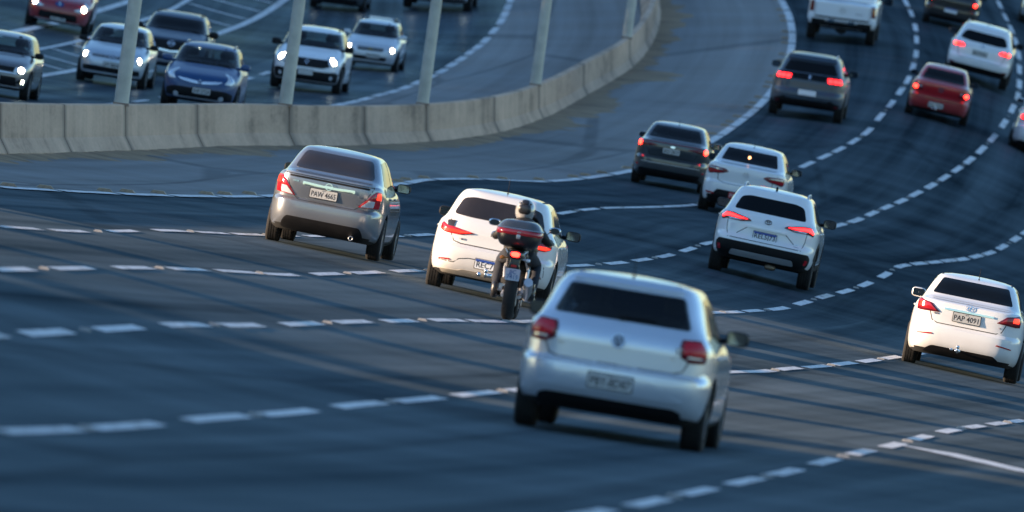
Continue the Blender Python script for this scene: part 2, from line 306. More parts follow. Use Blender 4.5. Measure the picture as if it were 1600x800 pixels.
# ------------------------------------------------------------------ lamp posts standing on the median
names=['thick grey lamp post in front of the silver wagon, leftmost of the row','grey lamp post in front of the white car with black cladding','grey lamp post in the middle of the row of five on the barrier','grey lamp post above the bend of the barrier, second from its far end','farthest grey lamp post, near the top where the barrier leaves the picture']
def post_mesh(H):
    v=[];f=[];N=10; st=[(0,.135),(.02,.135),(H*.5,.105),(H,.065)]
    for z,r_ in st:
        for k in range(N): a=2*math.pi*k/N; v.append((r_*math.cos(a),r_*math.sin(a),z))
    for i in range(len(st)-1):
        for k in range(N): f.append((i*N+k,i*N+(k+1)%N,(i+1)*N+(k+1)%N,(i+1)*N+k))
    f.append(tuple(range((len(st)-1)*N,len(st)*N)))
    return mesh('post',v,f,True)
pm=post_mesh(11.0)
arm=mesh('lamp_arm',[(x,y+0,z) for x,z in ((-1.8,11.3),(0,10.9),(1.8,11.3)) for y in (-.04,.04)]+[(x,y,z+.09) for x,z in ((-1.8,11.3),(0,10.9),(1.8,11.3)) for y in (-.04,.04)],[(0,1,3,2),(2,3,5,4),(6,8,9,7),(8,10,11,9),(0,2,8,6),(2,4,10,8),(1,7,9,3),(3,9,11,5),(0,6,7,1),(4,5,11,10)])
head=block('lamp_head',.38,.14,.12)
colr_=block('base_collar',.15,.15,.05,.9)
for d,nm in zip(pole_D,names):
    x=float(Xbar([d])[0])-.31; p=wld(x,d,0.0)
    e=new_obj('lamp_post',None); e.location=(p[0],p[1],p[2]+.79); tag(e,nm,'lamp post','lamp posts along the concrete barrier')
    new_obj('post',pm,M['pole'],e); new_obj('base_collar',colr_,M['concrete'],e); new_obj('lamp_arm',arm,M['pole'],e)
    for sx in (-1,1): h_=new_obj('lamp_head',head,M['pole'],e); h_.location=(sx*2.0,0,11.3)
# ------------------------------------------------------------------ car parts library
def pchip(t,y,q):
    t=np.asarray(t,float);y=np.asarray(y,float);h=np.diff(t);d=np.diff(y)/h;m=np.zeros_like(y)
    for i in range(1,len(y)-1):
        if d[i-1]*d[i]>0:
            w1=2*h[i]+h[i-1];w2=h[i]+2*h[i-1]; m[i]=(w1+w2)/(w1/d[i-1]+w2/d[i])
    m[0]=d[0];m[-1]=d[-1]
    i=np.clip(np.searchsorted(t,q)-1,0,len(t)-2); s_=(q-t[i])/h[i]
    return (2*s_**3-3*s_**2+1)*y[i]+(s_**3-2*s_**2+s_)*h[i]*m[i]+(-2*s_**3+3*s_**2)*y[i+1]+(s_**3-s_**2)*h[i]*m[i+1]
sst=lambda a,b,x:(lambda t:t*t*(3-2*t))(np.clip((x-a)/(b-a),0,1))
NA=80
def _angles(n=6.5):
    th=np.linspace(0,2*np.pi,8001)[:-1]; x=.86*np.sign(np.cos(th))*np.abs(np.cos(th))**(2/n); y=2.0*np.sign(np.sin(th))*np.abs(np.sin(th))**(2/n)
    dx=np.roll(x,-1)-x;dy=np.roll(y,-1)-y; L=np.hypot(dx,dy)
    ph=np.arctan2(dy,dx); k=np.abs((np.roll(ph,-1)-ph+np.pi)%(2*np.pi)-np.pi)
    wgt=np.cumsum(L+.55*k); wgt=np.concatenate([[0],wgt]); tt=np.linspace(0,wgt[-1],NA+1)[:-1]
    return np.interp(tt,wgt,np.linspace(0,2*np.pi,8001))
ANG=_angles()
def ring_surface(rings,n_r,n_f,sub=5,flat_top=False):
    R=np.array(rings,float); K=len(R)
    seg=np.maximum(.03,np.sqrt(np.diff(R[:,0])**2+np.diff(R[:,1])**2)*.5+np.sqrt(np.diff(R[:,2])**2+np.diff(R[:,3])**2)*.5)
    t=np.concatenate([[0],np.cumsum(seg)]); q=[]
    for i in range(K-1):
        ns=max(2,min(sub+3,int(seg[i]/.035))); q+=list(t[i]+(t[i+1]-t[i])*np.arange(ns)/ns)
    q=np.array(q+[t[-1]]); Q=np.stack([pchip(t,R[:,j],q) for j in range(6)],-1)
    nn=np.stack([pchip(t,np.interp(np.arange(K),[0,K*.5,K-1],[n_r*1.0,n_r,n_r*.85]),q),pchip(t,np.interp(np.arange(K),[0,K*.5,K-1],[n_f,n_f,n_f*1.1]),q)],-1)
    c,s_=np.cos(ANG),np.sin(ANG); V=[]
    for (yr,zr,w,zs,yf,zf),(a,b) in zip(Q,nn):
        n=np.where(s_<0,a,b); yc=(yr+yf)/2;Lh=(yf-yr)/2
        x=w*np.sign(c)*np.abs(c)**(2/n); yn=np.sign(s_)*np.abs(s_)**(2/n)
        V.append(np.stack([x,yc+Lh*yn,zs+(zr-zs)*sst(.62,.97,-yn)+(zf-zs)*sst(.25,.95,yn)],-1))
    V=np.array(V); k=len(V); v=V.reshape(-1,3).tolist(); f=[]
    idx=np.arange(k*NA).reshape(k,NA); nx=np.roll(idx,-1,1)
    f=np.stack([idx[:-1],nx[:-1],nx[1:],idx[1:]],-1).reshape(-1,4).tolist()
    top=V[-1]; ctr=top.mean(0); n0=len(v)
    if flat_top: f.append(list(idx[-1]))
    else:
        for sc,dz in ((.66,.010),(.33,.016)):
            v+=(ctr+(top-ctr)*sc+np.array([0,0,dz])).tolist()
        v.append((ctr+np.array([0,0,.018])).tolist())
        r1=np.arange(n0,n0+NA);r2=r1+NA;cc=n0+2*NA; last=idx[-1]
        for a,b in ((last,r1),(r1,r2)):
            f+=np.stack([a,np.roll(a,-1),np.roll(b,-1),b],-1).tolist()
        f+=[[int(r2[i]),int(r2[(i+1)%NA]),cc] for i in range(NA)]
    f.append([int(i) for i in idx[0][::-1]])
    return v,f
def smooth_mesh(me,ang=38):
    me.polygons.foreach_set('use_smooth',[True]*len(me.polygons)); me.set_sharp_from_angle(angle=math.radians(ang))
bench=bpy.data.scenes.new('workbench')          # scratch scene so each evaluation sees only its own objects
def bench_dg():
    vl=bench.view_layers[0]; vl.update(); return vl.depsgraph
def boolean(me,cutter,op='DIFFERENCE',self_=False):
    a=bpy.data.objects.new('tmp_a',me); b=bpy.data.objects.new('tmp_b',cutter); bench.collection.objects.link(a); bench.collection.objects.link(b)
    md=a.modifiers.new('b','BOOLEAN'); md.operation=op; md.object=b; md.solver='EXACT'; md.use_self=self_
    dg=bench_dg(); r=bpy.data.meshes.new_from_object(a.evaluated_get(dg))
    bpy.data.objects.remove(a); bpy.data.objects.remove(b); return r
def cyl_x(cs,R,x0,x1,N=40):
    v=[];f=[]
    for (y,z) in cs:
        b=len(v)
        for x in (x0,x1):
            for k in range(N): a=2*math.pi*k/N; v.append((x,y+R*math.cos(a),z+R*math.sin(a)))
        f+=[(b+k,b+(k+1)%N,b+N+(k+1)%N,b+N+k) for k in range(N)]+[tuple(range(b+N-1,b-1,-1)),tuple(range(b+N,b+2*N))]
    return mesh('cut',v,f)
def lathe(profile,N=44,axis='x'):
    v=[];f=[];k=len(profile)
    for i in range(N):
        a=2*math.pi*i/N
        for (x,r_) in profile: v.append((x,r_*math.cos(a),r_*math.sin(a)))
    for i in range(N):
        for j in range(k-1): f.append((i*k+j,((i+1)%N)*k+j,((i+1)%N)*k+j+1,i*k+j+1))
    return v,f
def lump(rx,ry,rz,e=.5,n=20,m=12):                    # rounded block
    v=[];f=[]; p=lambda a,q:math.copysign(abs(a)**q,a)
    for j in range(m+1):
        b=-math.pi/2+math.pi*j/m
        for i in range(n):
            a=2*math.pi*i/n
            v.append((rx*p(math.cos(b),e)*p(math.cos(a),e),ry*p(math.cos(b),e)*p(math.sin(a),e),rz*p(math.sin(b),e)))
    for j in range(m):
        for i in range(n): f.append((j*n+i,j*n+(i+1)%n,(j+1)*n+(i+1)%n,(j+1)*n+i))
    return v,f
def join(*vf):
    V=[];F=[]
    for v,f in vf:
        b=len(V); V+=list(v); F+=[tuple(i+b for i in q) for q in f]
    return V,F
def move(vf,d,rot=None,sc=None):
    M_=Matrix.Translation(d)@(rot.to_4x4() if rot else Matrix())@(Matrix.Diagonal((*sc,1)) if sc else Matrix())
    return [tuple(M_@Vector(p)) for p in vf[0]],vf[1]
def tube(pts,rad,N=8):
    v=[];f=[];P=[Vector(p) for p in pts]; rr=rad if isinstance(rad,(list,tuple)) else [rad]*len(P)
    for i,p in enumerate(P):
        t=(P[min(i+1,len(P)-1)]-P[max(i-1,0)]).normalized(); u=t.orthogonal().normalized() if abs(t.z)>.95 else t.cross(Vector((0,0,1))).normalized(); w=t.cross(u)
        for k in range(N): a=2*math.pi*k/N; v.append(tuple(p+(u*math.cos(a)+w*math.sin(a))*rr[i]))
    for i in range(len(P)-1):
        for k in range(N): f.append((i*N+k,i*N+(k+1)%N,(i+1)*N+(k+1)%N,(i+1)*N+k))
    f+=[tuple(range(N-1,-1,-1)),tuple(range((len(P)-1)*N,len(P)*N))]
    return v,f
def boxvf(sx,sy,sz,c=(0,0,0)):
    v=[(c[0]+a*sx,c[1]+b*sy,c[2]+d*sz) for d in (-1,1) for b in (-1,1) for a in (-1,1)]
    return v,[(0,2,3,1),(4,5,7,6),(0,1,5,4),(1,3,7,5),(3,2,6,7),(2,0,4,6)]
def textmesh(s,size,depth=.0008,bold=0.0,align='CENTER'):
    cu=bpy.data.curves.new('lettering','FONT'); cu.body=s; cu.size=size; cu.extrude=depth; cu.align_x=align; cu.align_y='CENTER'; cu.offset=bold; cu.resolution_u=2
    o=bpy.data.objects.new('tmp_t',cu); bench.collection.objects.link(o); dg=bench_dg()
    me=bpy.data.meshes.new_from_object(o.evaluated_get(dg)); bpy.data.objects.remove(o); return me
def carpaint(name,c,metal=.0,rough=.35,coat=1.0):
    m=NT(name); b=m.b; tc=m.n('ShaderNodeTexCoord')
    f=m.noise(tc.outputs['Object'],1.4,6,.65); z=m.n('ShaderNodeSeparateXYZ'); m.l(tc.outputs['Object'],z.inputs[0])
    fl=m.noise(tc.outputs['Object'],420,2,.5)
    base=m.ramp(fl,[(.3,tuple(x*.9 for x in c)),(.7,tuple(min(1,x*1.08) for x in c))]) if metal>0 else None
    # road dust: a thin brownish film, thicker where spray lands low on the body
    k=m.n('ShaderNodeMapRange',i_1=.75,i_2=.18,i_3=0.0,i_4=.45); m.l(z.outputs[2],k.inputs[0])
    mu=m.n('ShaderNodeMath',operation='MULTIPLY'); m.l(k.outputs[0],mu.inputs[0]); m.l(f,mu.inputs[1])
    dusty=m.mix(mu.outputs[0],base if base is not None else tuple(c),(.19,.165,.14)); m.l(dusty,b.inputs['Base Color'])
    rr=m.n('ShaderNodeMath',operation='MULTIPLY_ADD'); m.l(mu.outputs[0],rr.inputs[0]); rr.inputs[1].default_value=.7; rr.inputs[2].default_value=rough; m.l(rr.outputs[0],b.inputs['Roughness'])
    b.inputs['Metallic'].default_value=metal; b.inputs['Coat Weight'].default_value=coat; b.inputs['Coat Roughness'].default_value=.05
    return m.m
def glassmat(name,tintc,ior=1.5):
    m=NT(name); m.t.nodes.remove(m.b); tr=m.n('ShaderNodeBsdfTransparent'); tr.inputs[0].default_value=(*tintc,1)
    gl=m.n('ShaderNodeBsdfGlossy'); gl.inputs['Roughness'].default_value=.015; fr=m.n('ShaderNodeFresnel',i_IOR=ior); mx=m.n('ShaderNodeMixShader')
    m.l(fr.outputs[0],mx.inputs[0]); m.l(tr.outputs[0],mx.inputs[1]); m.l(gl.outputs[0],mx.inputs[2]); m.l(mx.outputs[0],m.out.inputs[0]); return m.m
M['glass']=glassmat('window glass tinted',(.52,.55,.54)); M['glass_clear']=glassmat('window glass',(.72,.80,.78))
M['dusty_glass']=simple('window glass dusty',(.026,.021,.018),.15,coat=.6,noise=.25,nscale=2.5)
M['orange']=emit('painted sun glint',(1.0,.42,.16),1.6)  # emission colour imitating a sun reflection in glass
M['dark_glass']=simple('window glass dark film',(.004,.005,.006),.04,spec=.2)
M['black']=simple('black plastic',(.008,.008,.009),.6,spec=.25,noise=.25,nscale=9)
M['under']=simple('underbody',(.010,.010,.010),.9)
M['tyre']=simple('tyre rubber',(.012,.0115,.011),.85,noise=.3,nscale=14)
M['rim']=simple('alloy rim',(.45,.46,.47),.3,.9)
M['chrome']=simple('chrome',(.80,.81,.82),.10,1.0)
M['satin']=simple('satin silver',(.55,.56,.58),.35,.6)
M['mirror']=simple('mirror glass',(.16,.19,.22),.06,1.0)
M['red']=simple('red lens',(.36,.010,.016),.12,coat=.6)
M['dred']=simple('dark red lens',(.13,.008,.012),.12,coat=.6)
M['lit']=emit('lit red lens',(1.0,.010,.010),3.2); M['glow']=emit('brake lamp glow',(1.0,.018,.010),6.0); M['warm']=emit('faint tail lamp',(1.0,.03,.012),.8)
M['dim']=emit('sunlit tail lens',(1.0,.02,.05),.015,(.30,.006,.02))  # slight emission stands in for sunlight on the tail lens
M['clear']=simple('clear lens',(.70,.72,.74),.12,.35,coat=.5)
M['headlamp']=emit('headlamp lit',(1.0,.83,.62),10.0,(.8,.8,.8)); M['headglow']=emit('headlamp surround',(1.0,.80,.62),1.0,(.6,.6,.62)); M['drl']=emit('daytime lamp',(.95,1.0,.72),8.0,(.7,.7,.7))
M['amber']=simple('amber lens',(.75,.22,.03),.15)
M['seam']=simple('panel gap',(.006,.006,.006),.8)
M['plate']=simple('plate grey',(.48,.48,.46),.5,noise=.12,nscale=30); M['platew']=simple('plate white',(.72,.74,.76),.45,noise=.1,nscale=30); M['plateblue']=simple('plate blue',(.02,.07,.33),.4); M['ink']=simple('plate ink',(.02,.02,.022),.6); M['platered']=simple('plate red',(.40,.02,.03),.5)
M['seat']=simple('seat cloth',(.035,.036,.038),.9,noise=.2,nscale=12); M['trim']=simple('cabin trim',(.05,.048,.045),.8)
M['skin']=simple('skin',(.45,.27,.19),.6); M['cloth']=simple('dark cloth',(.03,.032,.04),.9,noise=.3,nscale=20)
TYRE={}
def wheel_meshes(R,W):
    key=(round(R,3),round(W,3))
    if key in TYRE: return TYRE[key]
    h=W/2; p=[(-h*.80,R*.66),(-h*.98,R*.78),(-h,R*.88),(-h*.90,R*.965),(-h*.72,R*.99)]
    for g_ in (-.28,-.09,.09,.28):
        c=g_*W; p+=[(c-.006,R),(c-.004,R-.006),(c+.004,R-.006),(c+.006,R)]
    p+=[(h*.72,R*.99),(h*.90,R*.965),(h,R*.88),(h*.98,R*.78),(h*.80,R*.66)]
    ty=mesh('tyre',*lathe(p,48),True); ty.set_sharp_from_angle(angle=math.radians(50))
    r_=R*.68; dish=lathe([(-h*.85,r_),(-h*.80,r_*.97),(h*.10,r_*.93),(h*.15,.02),(h*.15,0.0)],40)
    sp_=[]
    for k in range(5):
        a=2*math.pi*k/5; b=boxvf(.014,.034,r_*.44,(h*.68,0,r_*.50)); sp_.append(move(b,(0,0,0),Matrix.Rotation(a,3,'X')))
    ring=lathe([(h*.55,r_),(h*.86,r_*.985),(h*.86,r_*.90),(h*.55,r_*.90)],40); hub=lathe([(h*.40,.07),(h*.80,.055),(h*.82,0.0)],20)
    ri=mesh('rim',*join(dish,ring,hub,*sp_)); smooth_mesh(ri,40)
    TYRE[key]=(ty,ri); return TYRE[key]
class Car:
    def __init__(s,name,rings,paint,wb=(-1.28,1.28),R=.31,tw=.205,track=.75,n=(7.0,5.0),glass='dark_glass',hollow=None,scale=(1,1,1),arch=True,flat_top=False,archR=1.16):
        s.root=new_obj(name,None); s.paint=paint; s.sc=scale; s.glass=glass
        sx,sy,sz=scale
        rg=[(a*sy,b*sz,c*sx,d*sz,e*sy,f_*sz) for a,b,c,d,e,f_ in rings]; s.rg=rg
        v,f=ring_surface(rg,*n,flat_top=flat_top); me=mesh('body',v,f); s.bvh=BVHTree.FromPolygons([Vector(p) for p in v],f)
        s.yr=min(a[0] for a in rg); s.yf=max(a[4] for a in rg); s.R=R; s.wb=wb; s.w=max(a[2] for a in rg)
        me.materials.append(paint); me.materials.append(M['under'])
        if hollow:                                       # a real cabin with openings behind the panes
            hv,hf=s.cabin(n); cut=mesh('cut',hv,hf); me2=boolean(me,cut)
            if len(me2.polygons)>100: me=me2
            for poly,view in hollow:
                me2=boolean(me,s.prism(poly,view))
                if len(me2.polygons)>100: me=me2
        if arch:
            me2=boolean(me,cyl_x([(wb[0],R+.015),(wb[1],R+.015)],R*archR,-2,2))
            if len(me2.polygons)>100: me=me2
        n_=len(me.polygons); ce=np.empty(n_*3); me.polygons.foreach_get('center',ce); ce=ce.reshape(-1,3); no=np.empty(n_*3); me.polygons.foreach_get('normal',no); no=no.reshape(-1,3)
        mi=np.zeros(n_,np.int32)
        for y in wb: mi|=((np.hypot(ce[:,1]-y,ce[:,2]-R-.015)<R*archR*1.005)).astype(np.int32)
        mi|=(no[:,2]<-.75).astype(np.int32)&(ce[:,2]<.5).astype(np.int32)
        if hollow: 
            inn=s.incabin(ce); mi|=inn.astype(np.int32)
        while len(me.materials)<2: me.materials.append(M['under'])
        me.polygons.foreach_set('material_index',mi); smooth_mesh(me,36)
        s.body=new_obj('body',me,None,s.root)
        ty,ri=wheel_meshes(R,tw)
        for y in wb:
            for sd_ in (-1,1):
                wv=new_obj('wheel',ty,M['tyre'],s.root); wv.location=(sd_*track,y,R)
                if sd_<0: wv.rotation_euler.z=math.pi
                wv.rotation_euler.x=0
                r=new_obj('rim',ri,M['rim'],wv)
    def cabin(s,n):
        rg=s.rg; out=[]
        zb=rg[7][3]-.22
        b=rg[8]; out.append((b[0]+.20,zb,b[2]-.12,zb,b[4]-.18,zb))
        for a in rg[8:]:
            out.append((a[0]+.13,a[1]-.05,a[2]-.10,a[3]-.05,a[4]-.13,a[5]-.05))
        s.cab=out; s.zb=zb
        return ring_surface(out,*n,sub=3)
    def incabin(s,ce):
        zs=[a[3] for a in s.cab]; w=np.interp(ce[:,2],zs,[a[2] for a in s.cab]); yr=np.interp(ce[:,2],zs,[a[0] for a in s.cab]); yf=np.interp(ce[:,2],zs,[a[4] for a in s.cab])
        return (ce[:,2]>s.zb-.01)&(np.abs(ce[:,0])<w+.012)&(ce[:,1]>yr-.012)&(ce[:,1]<yf+.012)&(ce[:,2]<s.rg[-1][3]-.02)
    def prism(s,poly,view):
        sx,sy,sz=s.sc; N=len(poly); v=[]
        inset=.012; c=np.mean(np.array(poly),0); P=[(p[0]+(c[0]-p[0])*inset*2.2,p[1]+(c[1]-p[1])*inset*3) for p in poly]
        ym=(s.rg[8][0]+s.rg[8][4])/2
        rngs={'rear':(s.yr-1,ym),'front':(ym,s.yf+1),'side':(-2,2)}[view]
        for t in rngs:
            for a,b in P: v.append((t,a*sy,b*sz) if view=='side' else (a*sx,t,b*sz))
        f=[(k,(k+1)%N,N+(k+1)%N,N+k) for k in range(N)]+[tuple(range(N-1,-1,-1)),tuple(range(N,2*N))]
        me=mesh('cut',v,f); bm=bmesh.new(); bm.from_mesh(me); bmesh.ops.recalc_face_normals(bm,faces=bm.faces); bm.to_mesh(me); bm.free(); return me
    def ray(s,a,b,view,fan):
        if view=='rear':
            if fan: o=Vector((a*3.2/fan,s.yr+fan-3.2,b)); d=Vector((-a/fan,1,0)).normalized()
            else: o=Vector((a,s.yr-1,b)); d=Vector((0,1,0))
        elif view=='front':
            if fan: o=Vector((a*3.2/fan,s.yf-fan+3.2,b)); d=Vector((-a/fan,-1,0)).normalized()
            else: o=Vector((a,s.yf+1,b)); d=Vector((0,-1,0))
        elif view=='right': o=Vector((2.5,a,b)); d=Vector((-1,0,0))
        elif view=='left': o=Vector((-2.5,a,b)); d=Vector((1,0,0))
        else: o=Vector((a,b,4)); d=Vector((0,0,-1))
        h=s.bvh.ray_cast(o,d)
        if h[0] is None:
            h=s.bvh.find_nearest(o+d*(1.2 if view in('rear','front') else 1.7))
        n=h[1]
        if n.dot(d)>0: n=-n
        return h[0],n
    def patch(s,name,poly,view,mat,off=.004,thick=.012,bulge=0,fan=0,parent=None,step=.05,both=False,real=False,mirror_only=False):
        sx,sy,sz=s.sc if not real else (1,1,1)
        k=sy if view in('right','left') else sx
        P0=[(p[0]*k,p[1]*(sy if view=='top' else sz)) for p in poly]; outs=[]
        sets=[P0]
        if both and view in ('rear','front','top'): sets=[P0,[(-a,b) for a,b in P0]]
        views=[view]
        if both and view in('right','left'): views=['right','left']
        for vw in views:
          for P in sets:
            bm=bmesh.new(); vs_=[bm.verts.new((a,b,0)) for a,b in P]; bm.faces.new(vs_); bmesh.ops.triangulate(bm,faces=bm.faces[:])
            A=np.array(P)
            for ax in (0,1):
                lo,hi=A[:,ax].min(),A[:,ax].max(); n=int((hi-lo)/step)
                for i in range(1,n+1):
                    co=[0,0,0];no=[0,0,0];co[ax]=lo+(hi-lo)*i/(n+1);no[ax]=1
                    bmesh.ops.bisect_plane(bm,geom=bm.verts[:]+bm.edges[:]+bm.faces[:],plane_co=co,plane_no=no)
            bm.verts.ensure_lookup_table()
            bd={v_.index for e in bm.edges if e.is_boundary for v_ in e.verts} if False else None
            E=[(np.array(P[i]),np.array(P[(i+1)%len(P)])) for i in range(len(P))]
            EA=np.array([e_[0] for e_ in E]);EB=np.array([e_[1] for e_ in E])-EA;EL=np.maximum(1e-9,(EB**2).sum(1))
            def dist(p):
                t=np.clip(((p-EA)*EB).sum(1)/EL,0,1); return math.sqrt(((p-EA-EB*t[:,None])**2).sum(1).min())
            nrm={}
            for v_ in bm.verts:
                a,b=v_.co.x,v_.co.y; h,n=s.ray(a,b,vw,fan)
                o_=off+(bulge*(1-math.exp(-dist(np.array((a,b)))/.03)) if bulge else 0)
                v_.co=h+n*o_; nrm[v_]=n
            be=[e for e in bm.edges if e.is_boundary]
            r=bmesh.ops.extrude_edge_only(bm,edges=be); nv=[g_ for g_ in r['geom'] if isinstance(g_,bmesh.types.BMVert)]
            for v_ in nv:
                src=min((e.other_vert(v_) for e in v_.link_edges),key=lambda q:(q.co-v_.co).length)
                v_.co=v_.co-nrm.get(src,Vector((0,0,0)))*thick
            me=bpy.data.meshes.new(name); bmesh.ops.recalc_face_normals(bm,faces=bm.faces)
            # make the outer skin face outward
            fc=max(bm.faces,key=lambda q:q.calc_area()); fv=min(fc.verts,key=lambda q:0 if q in nrm else 1)
            if fv in nrm and fc.normal.dot(nrm[fv])<0: bmesh.ops.reverse_faces(bm,faces=bm.faces)
            bm.to_mesh(me); bm.free(); smooth_mesh(me,42)
            outs.append(new_obj(name,me,mat,parent or s.root))
        return outs
    def seam(s,pts,view,width=.010,mat=None,fan=0,name='panel_gap',off=.0012,both=False,closed=False):
        sx,sy,sz=s.sc; k=sy if view in('right','left') else sx
        for vw in (('right','left') if both and view in('right','left') else (view,)):
          for sg in ((1,-1) if both and view in('rear','front') else (1,)):
            Q=[np.array((p[0]*k*sg,p[1]*sz)) for p in pts]; dense=[]
            if closed: Q.append(Q[0])
            for a,b in zip(Q[:-1],Q[1:]):
                n=max(1,int(np.linalg.norm(b-a)/.05)); dense+=[a+(b-a)*i/n for i in range(n)]
            dense.append(Q[-1]); H=[s.ray(p[0],p[1],vw,fan) for p in dense]; v=[];f=[]
            for i,(h,n) in enumerate(H):
                t=H[min(i+1,len(H)-1)][0]-H[max(i-1,0)][0]
                if t.length<1e-6: t=Vector((1,0,0))
                w=t.normalized().cross(n)*width*.5; v+=[tuple(h+n*off-w),tuple(h+n*off+w)]
            f=[(2*i,2*i+1,2*i+3,2*i+2) for i in range(len(H)-1)]
            new_obj(name,mesh(name,v,f,True),mat or M['seam'],s.root)
    def frame(s,x,z,view,off=0.0,upright=0.0):
        sx,sy,sz=s.sc; h,n=s.ray(x*sx,z*sz,view,0)
        n=Vector((0,n.y,n.z*(1-upright))).normalized() if view in('rear','front') else n
        up=Vector((0,0,1)); r_=up.cross(n).normalized(); u=n.cross(r_)
        return Matrix(((r_.x,u.x,n.x,0),(r_.y,u.y,n.y,0),(r_.z,u.z,n.z,0),(0,0,0,1))),h+n*off
    def place(s,name,me,x,z,view,mat,off=.004,parent=None,upright=0.0):
        m,h=s.frame(x,z,view,off,upright); o=new_obj(name,me,mat,parent or s.root); o.matrix_local=Matrix.Translation(h)@m; return o
    def plate(s,x,z,view,text,style='grey',w=.40,h=.13,upright=.7,off=.012):
        e=s.place('licence_plate',rplate(w,h),x,z,view,M['platew'] if style in('blue','bluish') else M['platered'] if style=='red' else M['plate'],off,upright=upright)
        fr=new_obj('plate_frame',rplate(w+.016,h+.016,.006),M['black'],e); fr.location=(0,0,-.004)
        if style=='blue':
            b=new_obj('blue_band',rplate(w*.985,h*.24,.003),M['plateblue'],e); b.location=(0,h*.36,.004)
        elif text:
            t=textmesh('BR-DF',h*.14); o=new_obj('place_name',t,M['ink'],e); o.location=(0,h*.37,.0045)
        if text:
            t=textmesh(text,h*(.86 if style=='blue' else .84),bold=.0012); xs=[v_.co.x for v_ in t.vertices]; wd=max(xs)-min(xs); k=min(1.15,w*.90/wd)
            o=new_obj('lettering',t,M['plate'] if style=='red' else M['ink'],e); o.scale=(k,1,1); o.location=(0,-h*.09,.0045)
        return e
    def emblem(s,kind,x,z,view,r=.055,mat=None,off=.006):
        mat=mat or M['chrome']; v,f=EMB[kind](r); me=mesh('emblem',v,f); return s.place('emblem',me,x,z,view,mat,off)
    def badge(s,text,x,z,view,size=.035,mat=None):
        return s.place('badge',textmesh(text,size,.002),x,z,view,mat or M['chrome'],.005)
    def mirrors(s,y,z,paint=None,x=None,back=None,size=(.105,.075,.07)):
        sx,sy,sz=s.sc
        for sd_ in (-1,1):
            h,n=s.ray(y*sy,z*sz,'right' if sd_>0 else 'left',0); xx=abs(h.x)
            cx=sd_*(xx+.065+size[0]*.9); hv=move(lump(*size,e=.62),(cx,y*sy,z*sz+.035)); ne=tube([(sd_*(xx-.02),y*sy+.02,z*sz),(cx,y*sy+.01,z*sz+.0)],[.03,.022])
            me=mesh('side_mirror',*join(hv,ne),True); o=new_obj('side_mirror',me,paint or M['black'],s.root)
            g_=mesh('mirror_glass',[(cx+size[0]*.80*a,y*sy-size[1]*.97-.002,z*sz+.035+size[2]*.78*b) for a,b in ((-1,-.8),(-.8,-1),(.8,-1),(1,-.8),(1,.8),(.8,1),(-.8,1),(-1,.8))],[(0,1,2,3,4,5,6,7)])
            new_obj('mirror_glass',g_,M['mirror'],o)
    def antenna(s,x,y,h=.16,lean=-.10,fin=False):
        sx,sy,sz=s.sc; p,n=s.ray(x*sx,y*sy,'top',0)
        if fin: vf=move(lump(.02,.08,.05,.8,12,8),(p.x,p.y,p.z+.02))
        else: vf=join(move(lump(.014,.02,.012,.8,10,6),tuple(p)),tube([tuple(p),(p.x,p.y+lean,p.z+h)],[.006,.003],6))
        new_obj('antenna',mesh('antenna',*vf,True),M['black'],s.root)
    def rails(s,x,y0,y1,mat,h=.045):
        sx,sy,sz=s.sc
        for sd_ in (-1,1):
            pts=[]
            for i in range(9):
                t=i/8; y=(y0+(y1-y0)*t)*sy; p,n=s.ray(sd_*x*sx,y,'top',0); k=math.sin(math.pi*min(1,max(0,t)))**.35 if 0<t<1 else 0
                pts.append((p.x,p.y,p.z-.004+h*k))
            new_obj('roof_rail',mesh('roof_rail',*tube(pts,.016,8),True),mat,s.root)
    def handles(s,ys,z,mat):
        for sd_,vw in ((1,'right'),(-1,'left')):
            for y in ys:
                h,n=s.ray(y*s.sc[1],z*s.sc[2],vw,0); new_obj('door_handle',mesh('door_handle',*move(lump(.018,.09,.014,.6,12,6),(h.x+sd_*.012,h.y,h.z)),True),mat,s.root)
    def seats(s,driver=False,z0=None):
        sx,sy,sz=s.sc; zb=s.zb; it=s.root
        def seat(x,y,w,hd=True):
            e=move(lump(w,.09,.30,.55,16,10),(x,y,zb+.20),Matrix.Rotation(-.18,3,'X'))
            vf=[e]
            o=new_obj('seat_back',mesh('seat_back',*join(*vf),True),M['seat'],it)
            if hd:
                for hx in ([x] if w<.3 else [x-.42,x+.42]):
                    new_obj('headrest',mesh('headrest',*join(move(lump(.13,.055,.085,.6,14,8),(hx,y-.09,zb+.60)),tube([(hx-.05,y-.07,zb+.44),(hx-.05,y-.085,zb+.58)],.006,6),tube([(hx+.05,y-.07,zb+.44),(hx+.05,y-.085,zb+.58)],.006,6)),True),M['seat'],o)
        yf=s.cab[0][4]
        seat(-.37*sx,.05*sy,.24); seat(.37*sx,.05*sy,.24); seat(0,-.82*sy,.60)
        d=new_obj('dashboard',mesh('dashboard',*move(lump(s.cab[0][2]*.92,.22,.12,.5,18,8),(0,yf-.34,zb+.14)),True),M['trim'],it)
        if driver:
            x=-.37*sx
            tor=move(lump(.20,.12,.30,.75,16,10),(x,.16*sy,zb+.24)); hd=move(lump(.075,.092,.115,.95,16,12),(x,.17*sy,zb+.655)); nk=tube([(x,.16*sy,zb+.45),(x,.17*sy,zb+.6)],.05,8)
            p=new_obj('occupant',mesh('occupant',*join(tor,nk,hd),True),M['cloth'],it)
